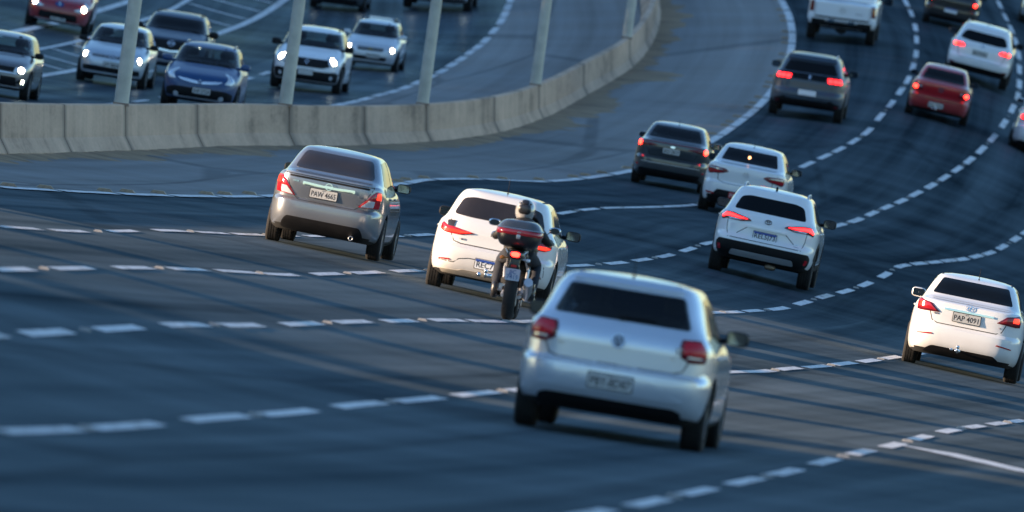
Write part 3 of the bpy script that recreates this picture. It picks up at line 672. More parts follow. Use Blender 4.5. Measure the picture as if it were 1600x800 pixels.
def rplate(w,h,t=.004,r=.012):
    v=[];c=[(1,1),(-1,1),(-1,-1),(1,-1)]
    for i,(a,b) in enumerate(c):
        for k in range(4):
            an=math.pi/2*i+math.pi/2*k/3; v.append((a*(w/2-r)+r*math.cos(an),b*(h/2-r)+r*math.sin(an)))
    n=len(v); V=[(x,y,0) for x,y in v]+[(x,y,t) for x,y in v]
    return mesh('plate',V,[tuple(range(n-1,-1,-1)),tuple(range(n,2*n))]+[(k,(k+1)%n,n+(k+1)%n,n+k) for k in range(n)])
def stroke(pts,w,z0=0.0,z1=.004,closed=False):
    v=[];f=[];P=[np.array(p,float) for p in pts]; n=len(P)
    for i,p in enumerate(P):
        a=P[i-1] if (i>0 or closed) else p; b=P[(i+1)%n] if (i<n-1 or closed) else p
        t=b-a; t/=max(1e-9,np.linalg.norm(t)); nn=np.array((-t[1],t[0]))*w/2
        v+=[(*(p-nn),z0),(*(p+nn),z0),(*(p-nn),z1),(*(p+nn),z1)]
    for i in range(n if closed else n-1):
        a=4*i;b=4*((i+1)%n); f+=[(a+2,b+2,b+3,a+3),(a,a+2,a+3,a+1) if False else (a,b,b+2,a+2),(a+3,b+3,b+1,a+1)]
    return v,f
def circ(rx,ry=None,n=28,c=(0,0),ph=0): ry=ry or rx; return [(c[0]+rx*math.cos(2*math.pi*k/n+ph),c[1]+ry*math.sin(2*math.pi*k/n+ph)) for k in range(n)]
def disc(pts,z=.003): n=len(pts); return [(a,b,z) for a,b in pts]+[(a,b,0) for a,b in pts],[tuple(range(n))]+[(k,n+k,n+(k+1)%n,(k+1)%n) for k in range(n)]
EMB={
 'vw':lambda r:join(stroke(circ(r),r*.16,closed=True),stroke([(-.33*r,.84*r),(0,.08*r),(.33*r,.84*r)],r*.17),stroke([(-.80*r,.42*r),(-.40*r,-.66*r),(0,.02*r),(.40*r,-.66*r),(.80*r,.42*r)],r*.17)),
 'hy':lambda r:join(stroke(circ(r*1.25,r*.8),r*.16,closed=True),stroke([(-.62*r,-.52*r),(-.28*r,.58*r)],r*.22),stroke([(.28*r,-.58*r),(.62*r,.52*r)],r*.22),stroke([(-.46*r,-.12*r),(0,.06*r),(.46*r,.10*r)],r*.2)),
 'ni':lambda r:join(stroke(circ(r),r*.2,closed=True),stroke([(-1.35*r,0),(1.35*r,0)],r*.42,z1=.007)),
 'to':lambda r:join(stroke(circ(r*1.15,r*.8),r*.15,closed=True),stroke(circ(r*.38,r*.72),r*.13,closed=True),stroke(circ(r*.75,r*.30,c=(0,.34*r)),r*.13,closed=True)),
 'ch':lambda r:disc([(-1.5*r,-.1*r),(-1.2*r,.3*r),(-.55*r,.3*r),(-.55*r,.55*r),(.65*r,.55*r),(.55*r,.3*r),(1.5*r,.3*r),(1.2*r,-.1*r),(.55*r,-.1*r),(.45*r,-.4*r),(-.65*r,-.4*r),(-.55*r,-.1*r)],.006),
 're':lambda r:stroke([(0,1.2*r),(.75*r,0),(0,-1.2*r),(-.75*r,0)],r*.34,closed=True,z1=.008),
 'li':lambda r:join(disc([(-.2*r,-1.1*r),(.5*r,-1.1*r),(.15*r,-.5*r),(.55*r,.05*r),(.9*r,.55*r),(.4*r,.45*r),(.35*r,1.1*r),(-.25*r,1.15*r),(-.7*r,.75*r),(-.35*r,.3*r),(-.55*r,-.3*r)],.008),stroke([(.1*r,-.1*r),(.75*r,-.45*r)],r*.25)),
 'ov':lambda r:disc(circ(r*1.5,r*.65),.006),
 'fi':lambda r:disc(circ(r),.006),
 'be':lambda r:join(stroke(circ(r),r*.14,closed=True),stroke([(-.55*r,.5*r),(0,-.5*r),(.55*r,.5*r)],r*.2)),
}
# ring tables: (rear y, rear z, half width, side z, front y, front z) from sill to roof
HATCH=[(-1.80,.22,.74,.20,1.78,.20),(-1.93,.29,.83,.25,1.93,.25),(-2.01,.40,.862,.36,2.01,.36),(-2.035,.54,.872,.48,2.03,.48),(-2.03,.625,.875,.57,2.02,.58),(-1.94,.672,.876,.66,1.99,.68),(-1.94,.88,.868,.78,1.88,.79),(-1.90,.99,.85,.87,1.28,.94),(-1.85,1.05,.80,.945,.98,1.00),(-1.66,1.345,.635,1.345,.30,1.365),(-1.565,1.425,.575,1.415,.10,1.415),(-1.22,1.462,.41,1.455,-.18,1.455)]
SEDAN=[(-2.00,.22,.74,.20,1.95,.20),(-2.13,.30,.81,.25,2.10,.25),(-2.21,.42,.842,.37,2.18,.36),(-2.225,.54,.85,.48,2.20,.48),(-2.22,.645,.853,.57,2.19,.58),(-2.15,.695,.853,.66,2.15,.68),(-2.175,.90,.845,.80,2.02,.79),(-2.165,1.025,.825,.90,1.40,.94),(-1.74,1.095,.775,.985,1.08,1.01),(-1.22,1.385,.60,1.375,.36,1.395),(-1.06,1.435,.545,1.435,.14,1.44),(-.78,1.468,.40,1.468,-.12,1.468)]
SUV=[(-1.95,.30,.76,.25,1.92,.25),(-2.08,.37,.85,.31,2.07,.31),(-2.16,.48,.892,.43,2.14,.43),(-2.18,.60,.90,.56,2.16,.56),(-2.16,.68,.903,.66,2.15,.68),(-2.115,.73,.904,.75,2.12,.80),(-2.10,.95,.897,.88,2.00,.93),(-2.05,1.08,.88,.98,1.36,1.07),(-2.00,1.13,.83,1.06,1.06,1.13),(-1.76,1.42,.675,1.43,.42,1.46),(-1.66,1.535,.61,1.525,.20,1.53),(-1.30,1.578,.44,1.575,-.1,1.572)]
# ------------------------------------------------------------------ the vehicles
def rnd(poly,r=.03,n=3):
    out=[];N=len(poly)
    for i in range(N):
        p=np.array(poly[i],float);a=np.array(poly[i-1],float);b=np.array(poly[(i+1)%N],float)
        da=a-p;db=b-p;la=np.linalg.norm(da);lb=np.linalg.norm(db);k=min(r,la*.45,lb*.45); A=p+da/la*k;B=p+db/lb*k
        for t in np.linspace(0,1,n+1): out.append(tuple((1-t)**2*A+2*t*(1-t)*p+t*t*B))
    return out
def ground_frame(X,D,az):
    e=1.3; f_=wld(X+e*math.sin(az),D+e*math.cos(az))-wld(X-e*math.sin(az),D-e*math.cos(az)); r_=wld(X+.7*math.cos(az),D-.7*math.sin(az))-wld(X-.7*math.cos(az),D+.7*math.sin(az))
    f_=Vector(f_).normalized(); r_=Vector(r_); n=r_.cross(f_).normalized(); n=(n*.5+Vector((.035,0,1)).normalized()*.5); r_=f_.cross(n).normalized(); n=r_.cross(f_).normalized(); return r_,f_,n
def put(car,L,R,rel,front=False,dz=-.03,track=.75,tw=.205):
    X,D=at((L[0]+R[0])/2,(L[1]+R[1])/2); s_=FPX/D; k=math.hypot(R[0]-L[0],R[1]-L[1])/s_/(2*track+tw)/math.cos(rel)
    az=X/D+rel; r_,f_,n=ground_frame(X,D,az); ay=car.wb[0]
    if front: r_,f_=-r_,-f_; ay=car.wb[1]
    p=Vector(wld(X,D,dz)); m=Matrix(((r_.x,f_.x,n.x,p.x),(r_.y,f_.y,n.y,p.y),(r_.z,f_.z,n.z,p.z),(0,0,0,1)))
    m=m@Matrix.Scale(k,4)@Matrix.Translation((0,-ay,0))
    car.root.matrix_world=m; return k
def side_glass(c,sw,gl,pill=True):
    for poly in sw: c.patch('side_window',rnd(poly,.03),'right',gl,off=.003,thick=.01,both=True,step=.09)
def doors(c,seams,hy,hz,mat):
    for q in seams: c.seam(q,'right',.010,both=True)
    c.handles(hy,hz,mat)
RW_H=[(-.62,1.065),(-.515,1.345),(.515,1.345),(.62,1.065)]; FW_H=[(-.70,1.015),(-.56,1.365),(.56,1.365),(.70,1.015)]
SW_H=[[(-1.42,1.05),(-1.20,1.335),(-.34,1.375),(-.34,.985)],[(-.27,.985),(-.27,1.375),(.16,1.365),(.80,1.02),(.80,.975)]]
DS_H=[[(-.30,1.38),(-.30,.40),(-.34,.27)],[(.86,.96),(.90,.60),(.86,.28)],[(-1.42,1.03),(-.98,.78),(-.92,.50),(-.98,.30)],[(-.92,.27),(.84,.27)]]
RW_S=[(-.60,1.125),(-.49,1.39),(.49,1.39),(.60,1.125)]; FW_S=[(-.68,1.03),(-.54,1.395),(.54,1.395),(.68,1.03)]
SW_S=[[(-1.30,1.07),(-1.02,1.375),(-.28,1.405),(-.28,1.02)],[(-.21,1.02),(-.21,1.405),(.22,1.39),(.90,1.05),(.90,1.01)]]
DS_S=[[(-.24,1.40),(-.24,.42),(-.28,.27)],[(.97,1.0),(1.0,.60),(.95,.28)],[(-1.30,1.05),(-.98,.78),(-.92,.5),(-.98,.3)],[(-.92,.27),(.93,.27)]]
RW_U=[(-.62,1.155),(-.525,1.42),(.525,1.42),(.62,1.155)]; FW_U=[(-.72,1.15),(-.60,1.465),(.60,1.465),(.72,1.15)]
SW_U=[[(-1.55,1.17),(-1.32,1.43),(-.35,1.475),(-.35,1.10)],[(-.28,1.10),(-.28,1.475),(.28,1.46),(.86,1.15),(.86,1.09)]]
DS_U=[[(-.31,1.47),(-.31,.5),(-.36,.34)],[(.93,1.05),(.97,.65),(.92,.36)],[(-1.5,1.12),(-1.02,.84),(-.96,.56),(-1.02,.36)],[(-.95,.34),(.9,.34)]]
W='glass_clear'
# ---- silver hatchback, nearest -------------------------------------------------
P_=carpaint('silver paint',(.66,.71,.78),.5,.24)
c=Car('hatchback',HATCH,P_,hollow=[(RW_H,'rear'),(FW_H,'front')]+[(q,'side') for q in SW_H])
c.patch('rear_window',rnd(RW_H,.04),'rear',M['glass'],off=.004); c.patch('windscreen',rnd(FW_H,.04),'front',M['glass_clear'])
side_glass(c,SW_H,M['glass_clear']); doors(c,DS_H,(-.38-.62,.0-.16),.86,P_)
tl=c.patch('tail_lamp',rnd([(.60,.92),(.635,.985),(.88,.995),(1.03,.90),(.985,.80),(.74,.785),(.62,.825)],.02),'rear',M['dred'],off=.010,bulge=.014,fan=1.2,both=True,step=.035)
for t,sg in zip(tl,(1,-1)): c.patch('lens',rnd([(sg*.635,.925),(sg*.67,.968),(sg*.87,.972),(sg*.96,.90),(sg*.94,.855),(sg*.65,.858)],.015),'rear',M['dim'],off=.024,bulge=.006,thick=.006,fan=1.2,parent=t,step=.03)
for t,sg in zip(tl,(1,-1)): c.patch('reverse_lens',rnd([(sg*.70,.825),(sg*.69,.845),(sg*.88,.845),(sg*.90,.83)],.006),'rear',M['clear'],off=.026,thick=.006,fan=1.2,parent=t,step=.03)
c.patch('rear_diffuser',rnd([(-.78,.25),(-.70,.335),(-.60,.36),(.60,.36),(.70,.335),(.78,.25)],.03),'rear',M['black'],off=.006,fan=1.2)
c.patch('plate_panel',rnd([(-.66,.43),(-.52,.47),(-.42,.575),(-.32,.605),(.32,.605),(.42,.575),(.52,.47),(.66,.43),(.60,.415),(-.60,.415)],.06,5),'rear',carpaint('plate panel paint',(.70,.75,.82),.5,.24),off=.013,thick=.02)
c.seam([(-.665,.985),(-.645,.80),(-.60,.70),(-.52,.672),(.52,.672),(.60,.70),(.645,.80),(.665,.985)],'rear',.013)
c.patch('bumper_crease',rnd([(-.80,.645),(-.80,.655),(.80,.655),(.80,.645)],.002),'rear',P_,off=.012,thick=.02,fan=1.2)
c.patch('roof_spoiler',rnd([(-.50,1.372),(-.46,1.425),(.46,1.425),(.50,1.372)],.02),'rear',P_,off=.022,thick=.035)
c.plate(-.01,.515,'rear','PBY-8D87'); c.place('emblem_shadow_disc',mesh('emblem_shadow_disc',*disc(circ(.064),.003)),0,.885,'rear',simple('emblem shadow',(.05,.06,.075),.3,.3),.004); c.emblem('vw',0,.885,'rear',.062,off=.009); c.badge('TSI',.50,.80,'rear',.03); c.badge('Polo',-.50,.80,'rear',.035)  # dark disc stands in for the shadows around the emblem
c.place('badge_disc',mesh('badge_disc',*disc(circ(.036),.004)),.545,.875,'rear',M['satin'])
wip=c.frame(0,1.085,'rear',.016); new_obj('rear_wiper',mesh('rear_wiper',*join(boxvf(.17,.008,.008,(.13,.015,0)),lump(.03,.02,.02,.8,10,6))),M['black'],c.root).matrix_local=Matrix.Translation(wip[1])@wip[0]
c.mirrors(.66,1.0,M['black']); c.antenna(0,-1.22,.20); c.seats(driver=True)
put(c,(803,654),(1096.6,706.6),.062); tag(c.root,'silver hatchback out of focus in the foreground, nearest car of all','car','cars driving away')
# ---- white hatchback in front of the motorcycle ------------------------------------
P_=carpaint('warm white paint',(.76,.75,.73),0,.4)
c=Car('hatchback',HATCH,P_,scale=(.985,1,.99))
rw=[(-.64,1.07),(-.55,1.30),(-.40,1.335),(.40,1.335),(.55,1.30),(.64,1.07),(.40,1.055),(-.40,1.055)]
c.patch('rear_window',rnd(rw,.05),'rear',M['dusty_glass']); c.patch('windscreen',rnd(FW_H,.04),'front',M['dark_glass']); side_glass(c,SW_H,M['dark_glass']); doors(c,DS_H,(-1.0,-.16),.86,P_)
tl=c.patch('tail_lamp',rnd([(.30,.845),(.52,.795),(.80,.79),(.97,.83),(.98,.90),(.92,.935),(.80,.90),(.62,.885)],.02),'rear',M['red'],off=.010,bulge=.012,fan=1.2,both=True,step=.035)
for t,sg in zip(tl,(1,-1)):
    c.patch('lens_insert',rnd([(sg*.66,.885),(sg*.66,.975),(sg*.82,.965),(sg*.78,.89)],.015),'rear',M['dusty_glass'],off=.012,thick=.012,fan=1.2,parent=t)
    c.patch('lit_strip',rnd([(sg*.36,.845),(sg*.55,.812),(sg*.80,.808),(sg*.93,.84),(sg*.80,.855),(sg*.58,.855)],.01),'rear',M['warm'],off=.026,thick=.006,fan=1.2,parent=t,step=.03)
c.seam([(-.66,.99),(-.61,.78),(-.56,.70),(-.46,.678),(.46,.678),(.56,.70),(.61,.78),(.66,.99)],'rear',.013)
c.patch('rear_skirt',rnd([(-.84,.25),(-.80,.30),(-.46,.31),(-.40,.335),(.40,.335),(.46,.31),(.80,.30),(.84,.25)],.03),'rear',simple('bumper gold grey',(.36,.33,.28),.5),off=.006,fan=1.2)
c.patch('reflector',rnd([(.56,.43),(.58,.452),(.78,.44),(.78,.425)],.008),'rear',M['red'],off=.008,fan=1.2,both=True)
c.seam([(-.80,.58),(-.84,.45),(-.80,.415),(-.52,.41),(-.44,.47),(-.30,.50),(.30,.50),(.44,.47),(.52,.41),(.80,.415),(.84,.45),(.80,.58)],'rear',.012,fan=1.2)
c.plate(.0,.455,'rear','REC7J19','blue'); c.emblem('hy',0,.90,'rear',.05); c.badge('HB20',-.44,.74,'rear',.04)
hb=join(tube([(-.02,-1.98,.30),(-.02,-2.16,.30),(-.02,-2.19,.345)],[.02,.02,.016]),move(lump(.03,.03,.03,1,14,10),(-.02,-2.19,.375)),move(lump(.034,.034,.034,1,14,10),(-.11,-2.15,.315)),boxvf(.03,.02,.03,(.03,-2.1,.32)))
new_obj('tow_hitch',mesh('tow_hitch',*hb,True),M['chrome'],c.root)
c.patch('roof_strip',rnd([(.50,-1.35),(.535,-1.35),(.535,.0),(.50,.0)],.01),'top',M['black'],off=.003,both=True,thick=.006,step=.12)
c.mirrors(.66,1.0,M['black']); c.antenna(0,-1.18,.21,-.12)
put(c,(664.5,444),(856,480),.062); tag(c.root,'white hatchback just ahead of the motorcycle with a chrome tow ball','car','cars driving away')
# ---- grey sedan with plate PAW 4665 ---------------------------------------------
P_=carpaint('warm grey paint',(.24,.262,.29),.6,.26)
c=Car('sedan',SEDAN,P_,scale=(.99,1,1.02))
rw=[(-.60,1.125),(-.50,1.385),(.50,1.385),(.60,1.125)]
c.patch('rear_window',rnd(rw,.05),'rear',M['dusty_glass']); c.patch('windscreen',rnd(FW_S,.04),'front',M['dark_glass']); side_glass(c,SW_S,M['dark_glass']); doors(c,DS_S,(-.98,-.10),.90,P_)
tl=c.patch('tail_lamp',rnd([(.50,.725),(.70,.925),(.80,.985),(.95,.985),(1.0,.88),(.96,.745)],.02),'rear',M['red'],off=.010,bulge=.010,fan=1.2,both=True,step=.035)
for t,sg in zip(tl,(1,-1)):
    c.patch('reverse_lens',rnd([(sg*.54,.735),(sg*.66,.84),(sg*.77,.845),(sg*.77,.75)],.012),'rear',M['clear'],off=.022,thick=.006,fan=1.2,parent=t,step=.03)
    c.patch('lit_lens',rnd([(sg*.80,.87),(sg*.82,.965),(sg*.92,.965),(sg*.95,.87)],.012),'rear',M['warm'],off=.022,thick=.006,fan=1.2,parent=t,step=.03)
c.patch('chrome_bar',rnd([(-.39,.895),(-.39,.945),(.0,.925),(.39,.945),(.39,.895),(.0,.90)],.012),'rear',M['chrome'],off=.014,thick=.02)
c.emblem('ni',0,.925,'rear',.048,off=.018)
sp_=[]
for i in range(21):
    x=-.66+1.32*i/20; h,n=c.ray(x*.99,1.01*1.02,'rear',0); b_=.075*(1-abs(x/.66)**6); sp_.append((x,h.y,1.045*1.02+.008))
v=[];f=[]
for x,y,z in sp_: v+=[(x,y+.10,z-.02),(x,y-.035,z+.005),(x,y-.04,z-.018),(x,y+.06,z-.05)]
for i in range(20):
    a=4*i; f+=[(a+k,a+(k+1)%4,a+4+(k+1)%4,a+4+k) for k in range(4)]
f+=[(3,2,1,0),(80,81,82,83)]
me=mesh('boot_spoiler',v,f); smooth_mesh(me,30); new_obj('boot_spoiler',me,P_,c.root)
c.patch('spoiler_shade_strip',rnd([(-.60,.985),(-.60,1.012),(.60,1.012),(.60,.985)],.01),'rear',M['black'],off=.004,thick=.006)  # black strip painting in the shade beneath the boot spoiler
c.seam([(-.66,1.02),(-.52,.75),(-.42,.672),(.42,.672),(.52,.75),(.66,1.02)],'rear',.011)
c.patch('rear_skirt',rnd([(-.74,.25),(-.66,.335),(-.56,.425),(.56,.425),(.66,.335),(.74,.25)],.03),'rear',M['black'],off=.006,fan=1.2)
new_obj('exhaust_tip',mesh('exhaust_tip',*move(lathe([(-.10,.028),(0,.034),(.0,.026),(-.08,.022)],18),(.45,-2.2,.27),Matrix.Rotation(-math.pi/2,3,'Z')),True),M['satin'],c.root)
c.plate(-.06,.805,'rear','PAW 4665'); c.badge('VERSA',-.50,.93,'rear',.035); c.badge('1.6 SL',.50,.86,'rear',.03); c.badge('FLEX',.47,.755,'rear',.022)
c.mirrors(.78,1.03,M['black'])
put(c,(414,373.5),(593,403),.083); tag(c.root,'warm grey sedan with boot spoiler and a plate reading PAW 4665','car','cars driving away')
# ---- white sedan with plate PAP 4091 ----------------------------------------------
P_=carpaint('clean white paint',(.80,.80,.79),0,.4)
c=Car('sedan',SEDAN,P_,scale=(.985,1,.955))
rw=[(-.60,1.145),(-.49,1.39),(.49,1.39),(.60,1.145)]
c.patch('rear_window',rnd(rw,.03),'rear',M['dark_glass']); c.patch('windscreen',rnd(FW_S,.04),'front',M['dark_glass']); side_glass(c,SW_S,M['dark_glass']); doors(c,DS_S,(-.98,-.10),.90,P_)
tl=c.patch('tail_lamp',rnd([(.44,.87),(.60,.99),(.90,1.03),(.98,1.0),(.95,.86),(.80,.85)],.02),'rear',M['dred'],off=.010,bulge=.012,fan=1.2,both=True,step=.035)
for t,sg,mt in zip(tl,(1,-1),('warm','lit')):
    c.patch('lens',rnd([(sg*.50,.885),(sg*.62,.975),(sg*.86,1.01),(sg*.92,.90)],.015),'rear',M['red'],off=.024,bulge=.004,thick=.006,fan=1.2,parent=t,step=.03)
    c.patch('lit_lens',rnd([(sg*.70,.915),(sg*.72,.985),(sg*.83,.99),(sg*.85,.915)],.015),'rear',M['warm'],off=.030,thick=.006,fan=1.2,parent=t,step=.03)  # emission here partly imitates sunlight reflected off the lens
c.patch('chrome_bar',rnd([(-.37,.925),(-.37,.955),(.37,.955),(.37,.925)],.01),'rear',M['chrome'],off=.012,thick=.018)
c.emblem('hy',0,1.005,'rear',.05,off=.006); c.plate(-.02,.845,'rear','PAP 4091'); c.badge('HB20S',-.48,.875-.03,'rear',.035); c.badge('1.6',.48,.80,'rear',.028,M['dred'])
c.seam([(-.66,1.03),(-.56,.84),(-.52,.74),(-.44,.705),(.44,.705),(.52,.74),(.56,.84),(.66,1.03)],'rear',.012)
c.patch('reflector',rnd([(.47,.525),(.49,.545),(.76,.515),(.76,.50)],.008),'rear',M['red'],off=.008,fan=1.2,both=True)
c.patch('rear_skirt',rnd([(-.70,.25),(-.58,.31),(-.48,.36),(.48,.36),(.58,.31),(.70,.25)],.04),'rear',M['black'],off=.006,fan=1.2)
hb=join(tube([(-.06,-2.18,.31),(-.06,-2.34,.31),(-.06,-2.37,.36)],[.02,.02,.016]),move(lump(.028,.028,.028,1,14,10),(-.06,-2.37,.385)),move(lump(.03,.03,.022,1,14,10),(-.15,-2.33,.335)),boxvf(.04,.02,.02,(-.06,-2.33,.33)))
new_obj('tow_hitch',mesh('tow_hitch',*hb,True),M['chrome'],c.root)
c.patch('roof_strip',rnd([(.505,-.95),(.53,-.95),(.53,.15),(.505,.15)],.01),'top',M['black'],off=.003,both=True,thick=.006,step=.12)
c.mirrors(.78,1.03,P_); c.antenna(.02,-.98,.17,-.04)
put(c,(1408,564),(1588.5,595.6),.022); tag(c.root,'white sedan at the right edge with chrome boot strip and plate PAP 4091','car','cars driving away')
# ---- white crossover with roof rails -------------------------------------------------
P_=carpaint('pearl white paint',(.80,.80,.80),.0,.38)
c=Car('crossover',SUV,P_,wb=(-1.32,1.32),R=.345,tw=.225,track=.775)
c.patch('rear_window',rnd([(-.63,1.155),(-.545,1.375),(-.40,1.415),(.40,1.415),(.545,1.375),(.63,1.155)],.05),'rear',M['dark_glass']); c.patch('windscreen',rnd(FW_U,.04),'front',M['dark_glass']); side_glass(c,SW_U,M['dark_glass']); doors(c,DS_U,(-1.05,-.18),.98,P_)
tl=c.patch('tail_lamp',rnd([(.30,.985),(.36,1.02),(.70,1.075),(.88,1.075),(1.02,.985),(.99,.93),(.80,.955),(.50,.95)],.02),'rear',M['dred'],off=.010,bulge=.012,fan=1.2,both=True,step=.035)
for t,sg in zip(tl,(1,-1)):
    c.patch('lit_strip',rnd([(sg*.38,1.0),(sg*.70,1.045),(sg*.86,1.05),(sg*.96,.985),(sg*.94,.965),(sg*.80,1.0),(sg*.56,.995)],.012),'rear',M['lit'],off=.026,thick=.006,fan=1.2,parent=t,step=.03)
    c.patch('reverse_lens',rnd([(sg*.46,.965),(sg*.62,.98),(sg*.76,.975),(sg*.74,.96)],.006),'rear',M['clear'],off=.026,thick=.006,fan=1.2,parent=t,step=.03)
c.patch('handle_bar',rnd([(-.33,.875),(-.33,.905),(.33,.905),(.33,.875)],.01),'rear',P_,off=.028,thick=.035)
c.seam([(-.34,.87),(-.50,.74)],'rear',.012,both=True); c.seam([(-.70,1.10),(-.68,.80),(-.64,.66),(.64,.66),(.68,.80),(.70,1.10)],'rear',.012)
c.patch('bumper_cladding',rnd([(-.98,.36),(-1.0,.54),(-.86,.61),(.86,.61),(1.0,.54),(.98,.36),(.60,.33),(-.60,.33)],.05),'rear',M['black'],off=.008,fan=1.2)
c.patch('skid_plate',rnd([(-.62,.375),(-.54,.465),(.54,.465),(.62,.375),(.50,.37),(-.50,.37)],.03),'rear',M['satin'],off=.016,fan=1.2)
c.patch('reflector',rnd([(.80,.43),(.80,.51),(.90,.51),(.88,.43)],.012),'rear',M['red'],off=.014,fan=1.2,both=True)
for vw in ('right','left'):
    for yy in (-1.32,1.32):
        arc=[(yy+.42*math.cos(a),.36+.42*math.sin(a)) for a in np.linspace(.12*math.pi,.88*math.pi,12)]+[(yy+.475*math.cos(a),.36+.475*math.sin(a)) for a in np.linspace(.88*math.pi,.12*math.pi,12)]
        c.patch('wheel_arch_trim',arc,vw,M['black'],off=.010,thick=.014,step=.2)
    c.patch('sill_cladding',rnd([(-.90,.32),(-.90,.44),(.90,.44),(.90,.32)],.02),vw,M['black'],off=.006,step=.2)
new_obj('exhaust_tip',mesh('exhaust_tip',*move(lump(.10,.09,.05,.7,14,8),(.18,-1.96,.27)),True),simple('muffler',(.20,.15,.10),.5,.6),c.root)
c.plate(-.01,.77,'rear','REL5J73','blue'); c.emblem('to',0,1.02,'rear',.05,M['black']); c.badge('XRE',.55,.74,'rear',.03); c.badge('HYBRID',.55,.70,'rear',.025)
c.rails(.555,-1.45,.05,M['satin'],.06); c.mirrors(.74,1.12,M['black'],size=(.115,.08,.08)); c.antenna(0,-1.35,fin=True)
put(c,(1105.3,420.2),(1263.7,450.2),.04,track=.775,tw=.225); tag(c.root,'white crossover with roof rails and black lower cladding, plate with blue band','car','cars driving away')
# ---- white sedan with dark lower bumper and red plate ---------------------------------
P_=carpaint('plain white paint',(.78,.78,.78),0,.42)
c=Car('sedan',SEDAN,P_,scale=(.98,.98,.965))
c.patch('rear_window',rnd([(-.58,1.12),(-.50,1.375),(.50,1.375),(.58,1.12)],.03),'rear',M['dark_glass']); c.patch('windscreen',rnd(FW_S,.04),'front',M['dark_glass']); side_glass(c,SW_S,M['dark_glass']); doors(c,DS_S,(-.98,-.10),.90,P_)
c.patch('sun_glint_disc',rnd(circ(.03,n=12,c=(-.03,1.24)),.01),'rear',M['orange'],off=.007,thick=.003)  # glowing disc stands in for the sun reflected in the rear glass
tl=c.patch('tail_lamp',rnd([(.36,.90),(.44,.95),(.80,.965),(1.0,.95),(.98,.83),(.86,.80),(.52,.845)],.03),'rear',M['dred'],off=.010,bulge=.012,fan=1.2,both=True,step=.035)
for t,sg in zip(tl,(1,-1)):
    c.patch('lens',rnd([(sg*.46,.86),(sg*.88,.825),(sg*.94,.86),(sg*.92,.90),(sg*.60,.895)],.02),'rear',M['red'],off=.024,thick=.006,fan=1.2,parent=t,step=.03)
    c.patch('reverse_lens',rnd([(sg*.48,.91),(sg*.60,.935),(sg*.86,.945),(sg*.86,.915)],.01),'rear',M['clear'],off=.024,thick=.006,fan=1.2,parent=t,step=.03)
c.seam([(-.66,1.03),(-.56,.84),(-.54,.70),(-.40,.655),(.40,.655),(.54,.70),(.56,.84),(.66,1.03)],'rear',.013)
c.patch('bumper_cladding',rnd([(-.80,.25),(-.82,.37),(-.62,.40),(-.52,.515),(.52,.515),(.62,.40),(.82,.37),(.80,.25)],.03),'rear',M['black'],off=.008,fan=1.2)
c.patch('reflector',rnd([(.58,.405),(.60,.435),(.84,.44),(.84,.41)],.008),'rear',M['red'],off=.012,fan=1.2,both=True)
c.plate(-.06,.44,'rear','PAX 3028','red',upright=1); c.emblem('be',0,.90,'rear',.05,M['satin'])
c.mirrors(.78,1.03,M['black']); c.antenna(0,-.98,.14,-.05)
put(c,(1089.7,325),(1222,350),.05); tag(c.root,'white sedan with a red plate in its dark lower bumper, behind the white crossover','car','cars driving away')
# ---- dark grey sedan with lit round tail lamps --------------------------------------------
P_=carpaint('slate grey paint',(.055,.065,.075),.5,.28)
c=Car('sedan',SEDAN,P_,scale=(1.05,1.02,1.03),track=.79,hollow=[(RW_S,'rear'),(FW_S,'front')]+[(q,'side') for q in SW_S])
c.patch('rear_window',rnd(RW_S,.04),'rear',M['glass_clear']); c.patch('windscreen',rnd(FW_S,.04),'front',M['glass_clear']); side_glass(c,SW_S,M['glass']); doors(c,DS_S,(-.98,-.10),.90,P_)
tl=c.patch('tail_lamp',rnd([(.34,.945),(.46,.985),(.80,1.02),(.98,1.0),(.98,.90),(.80,.90)],.02),'rear',M['dred'],off=.010,bulge=.012,fan=1.2,both=True,step=.035)
for t,sg in zip(tl,(1,-1)): c.patch('lit_lens',circ(.085,.06,16,(sg*.86,.955)),'rear',M['glow'],off=.026,thick=.006,fan=1.2,parent=t,step=.03)
c.patch('boot_lip',rnd([(-.62,1.015),(-.62,1.035),(.62,1.035),(.62,1.015)],.006),'rear',M['dred'],off=.012,thick=.02)
c.seam([(-.66,1.02),(-.56,.86),(-.50,.72),(.50,.72),(.56,.86),(.66,1.02)],'rear',.013); c.emblem('ov',0,.955,'rear',.04)
c.plate(-.02,.855,'rear','JKD 2817'); c.patch('rear_skirt',rnd([(-.80,.25),(-.76,.40),(.76,.40),(.80,.25)],.04),'rear',M['black'],off=.006,fan=1.2)
c.patch('reflector',rnd([(.80,.45),(.80,.49),(.96,.50),(.96,.46)],.01),'rear',M['red'],off=.008,fan=1.2,both=True)
c.patch('bumper_strip',rnd([(-.70,.545),(-.70,.555),(.70,.555),(.70,.545)],.003),'rear',M['satin'],off=.008,thick=.012,fan=1.2)
c.mirrors(.78,1.03,P_); c.antenna(0,-.98,.12,-.05); c.seats()
put(c,(985.6,281),(1102,302),.05,track=.79); tag(c.root,'dark grey sedan with glowing red tail lamps beside the grey shoulder','car','cars driving away')
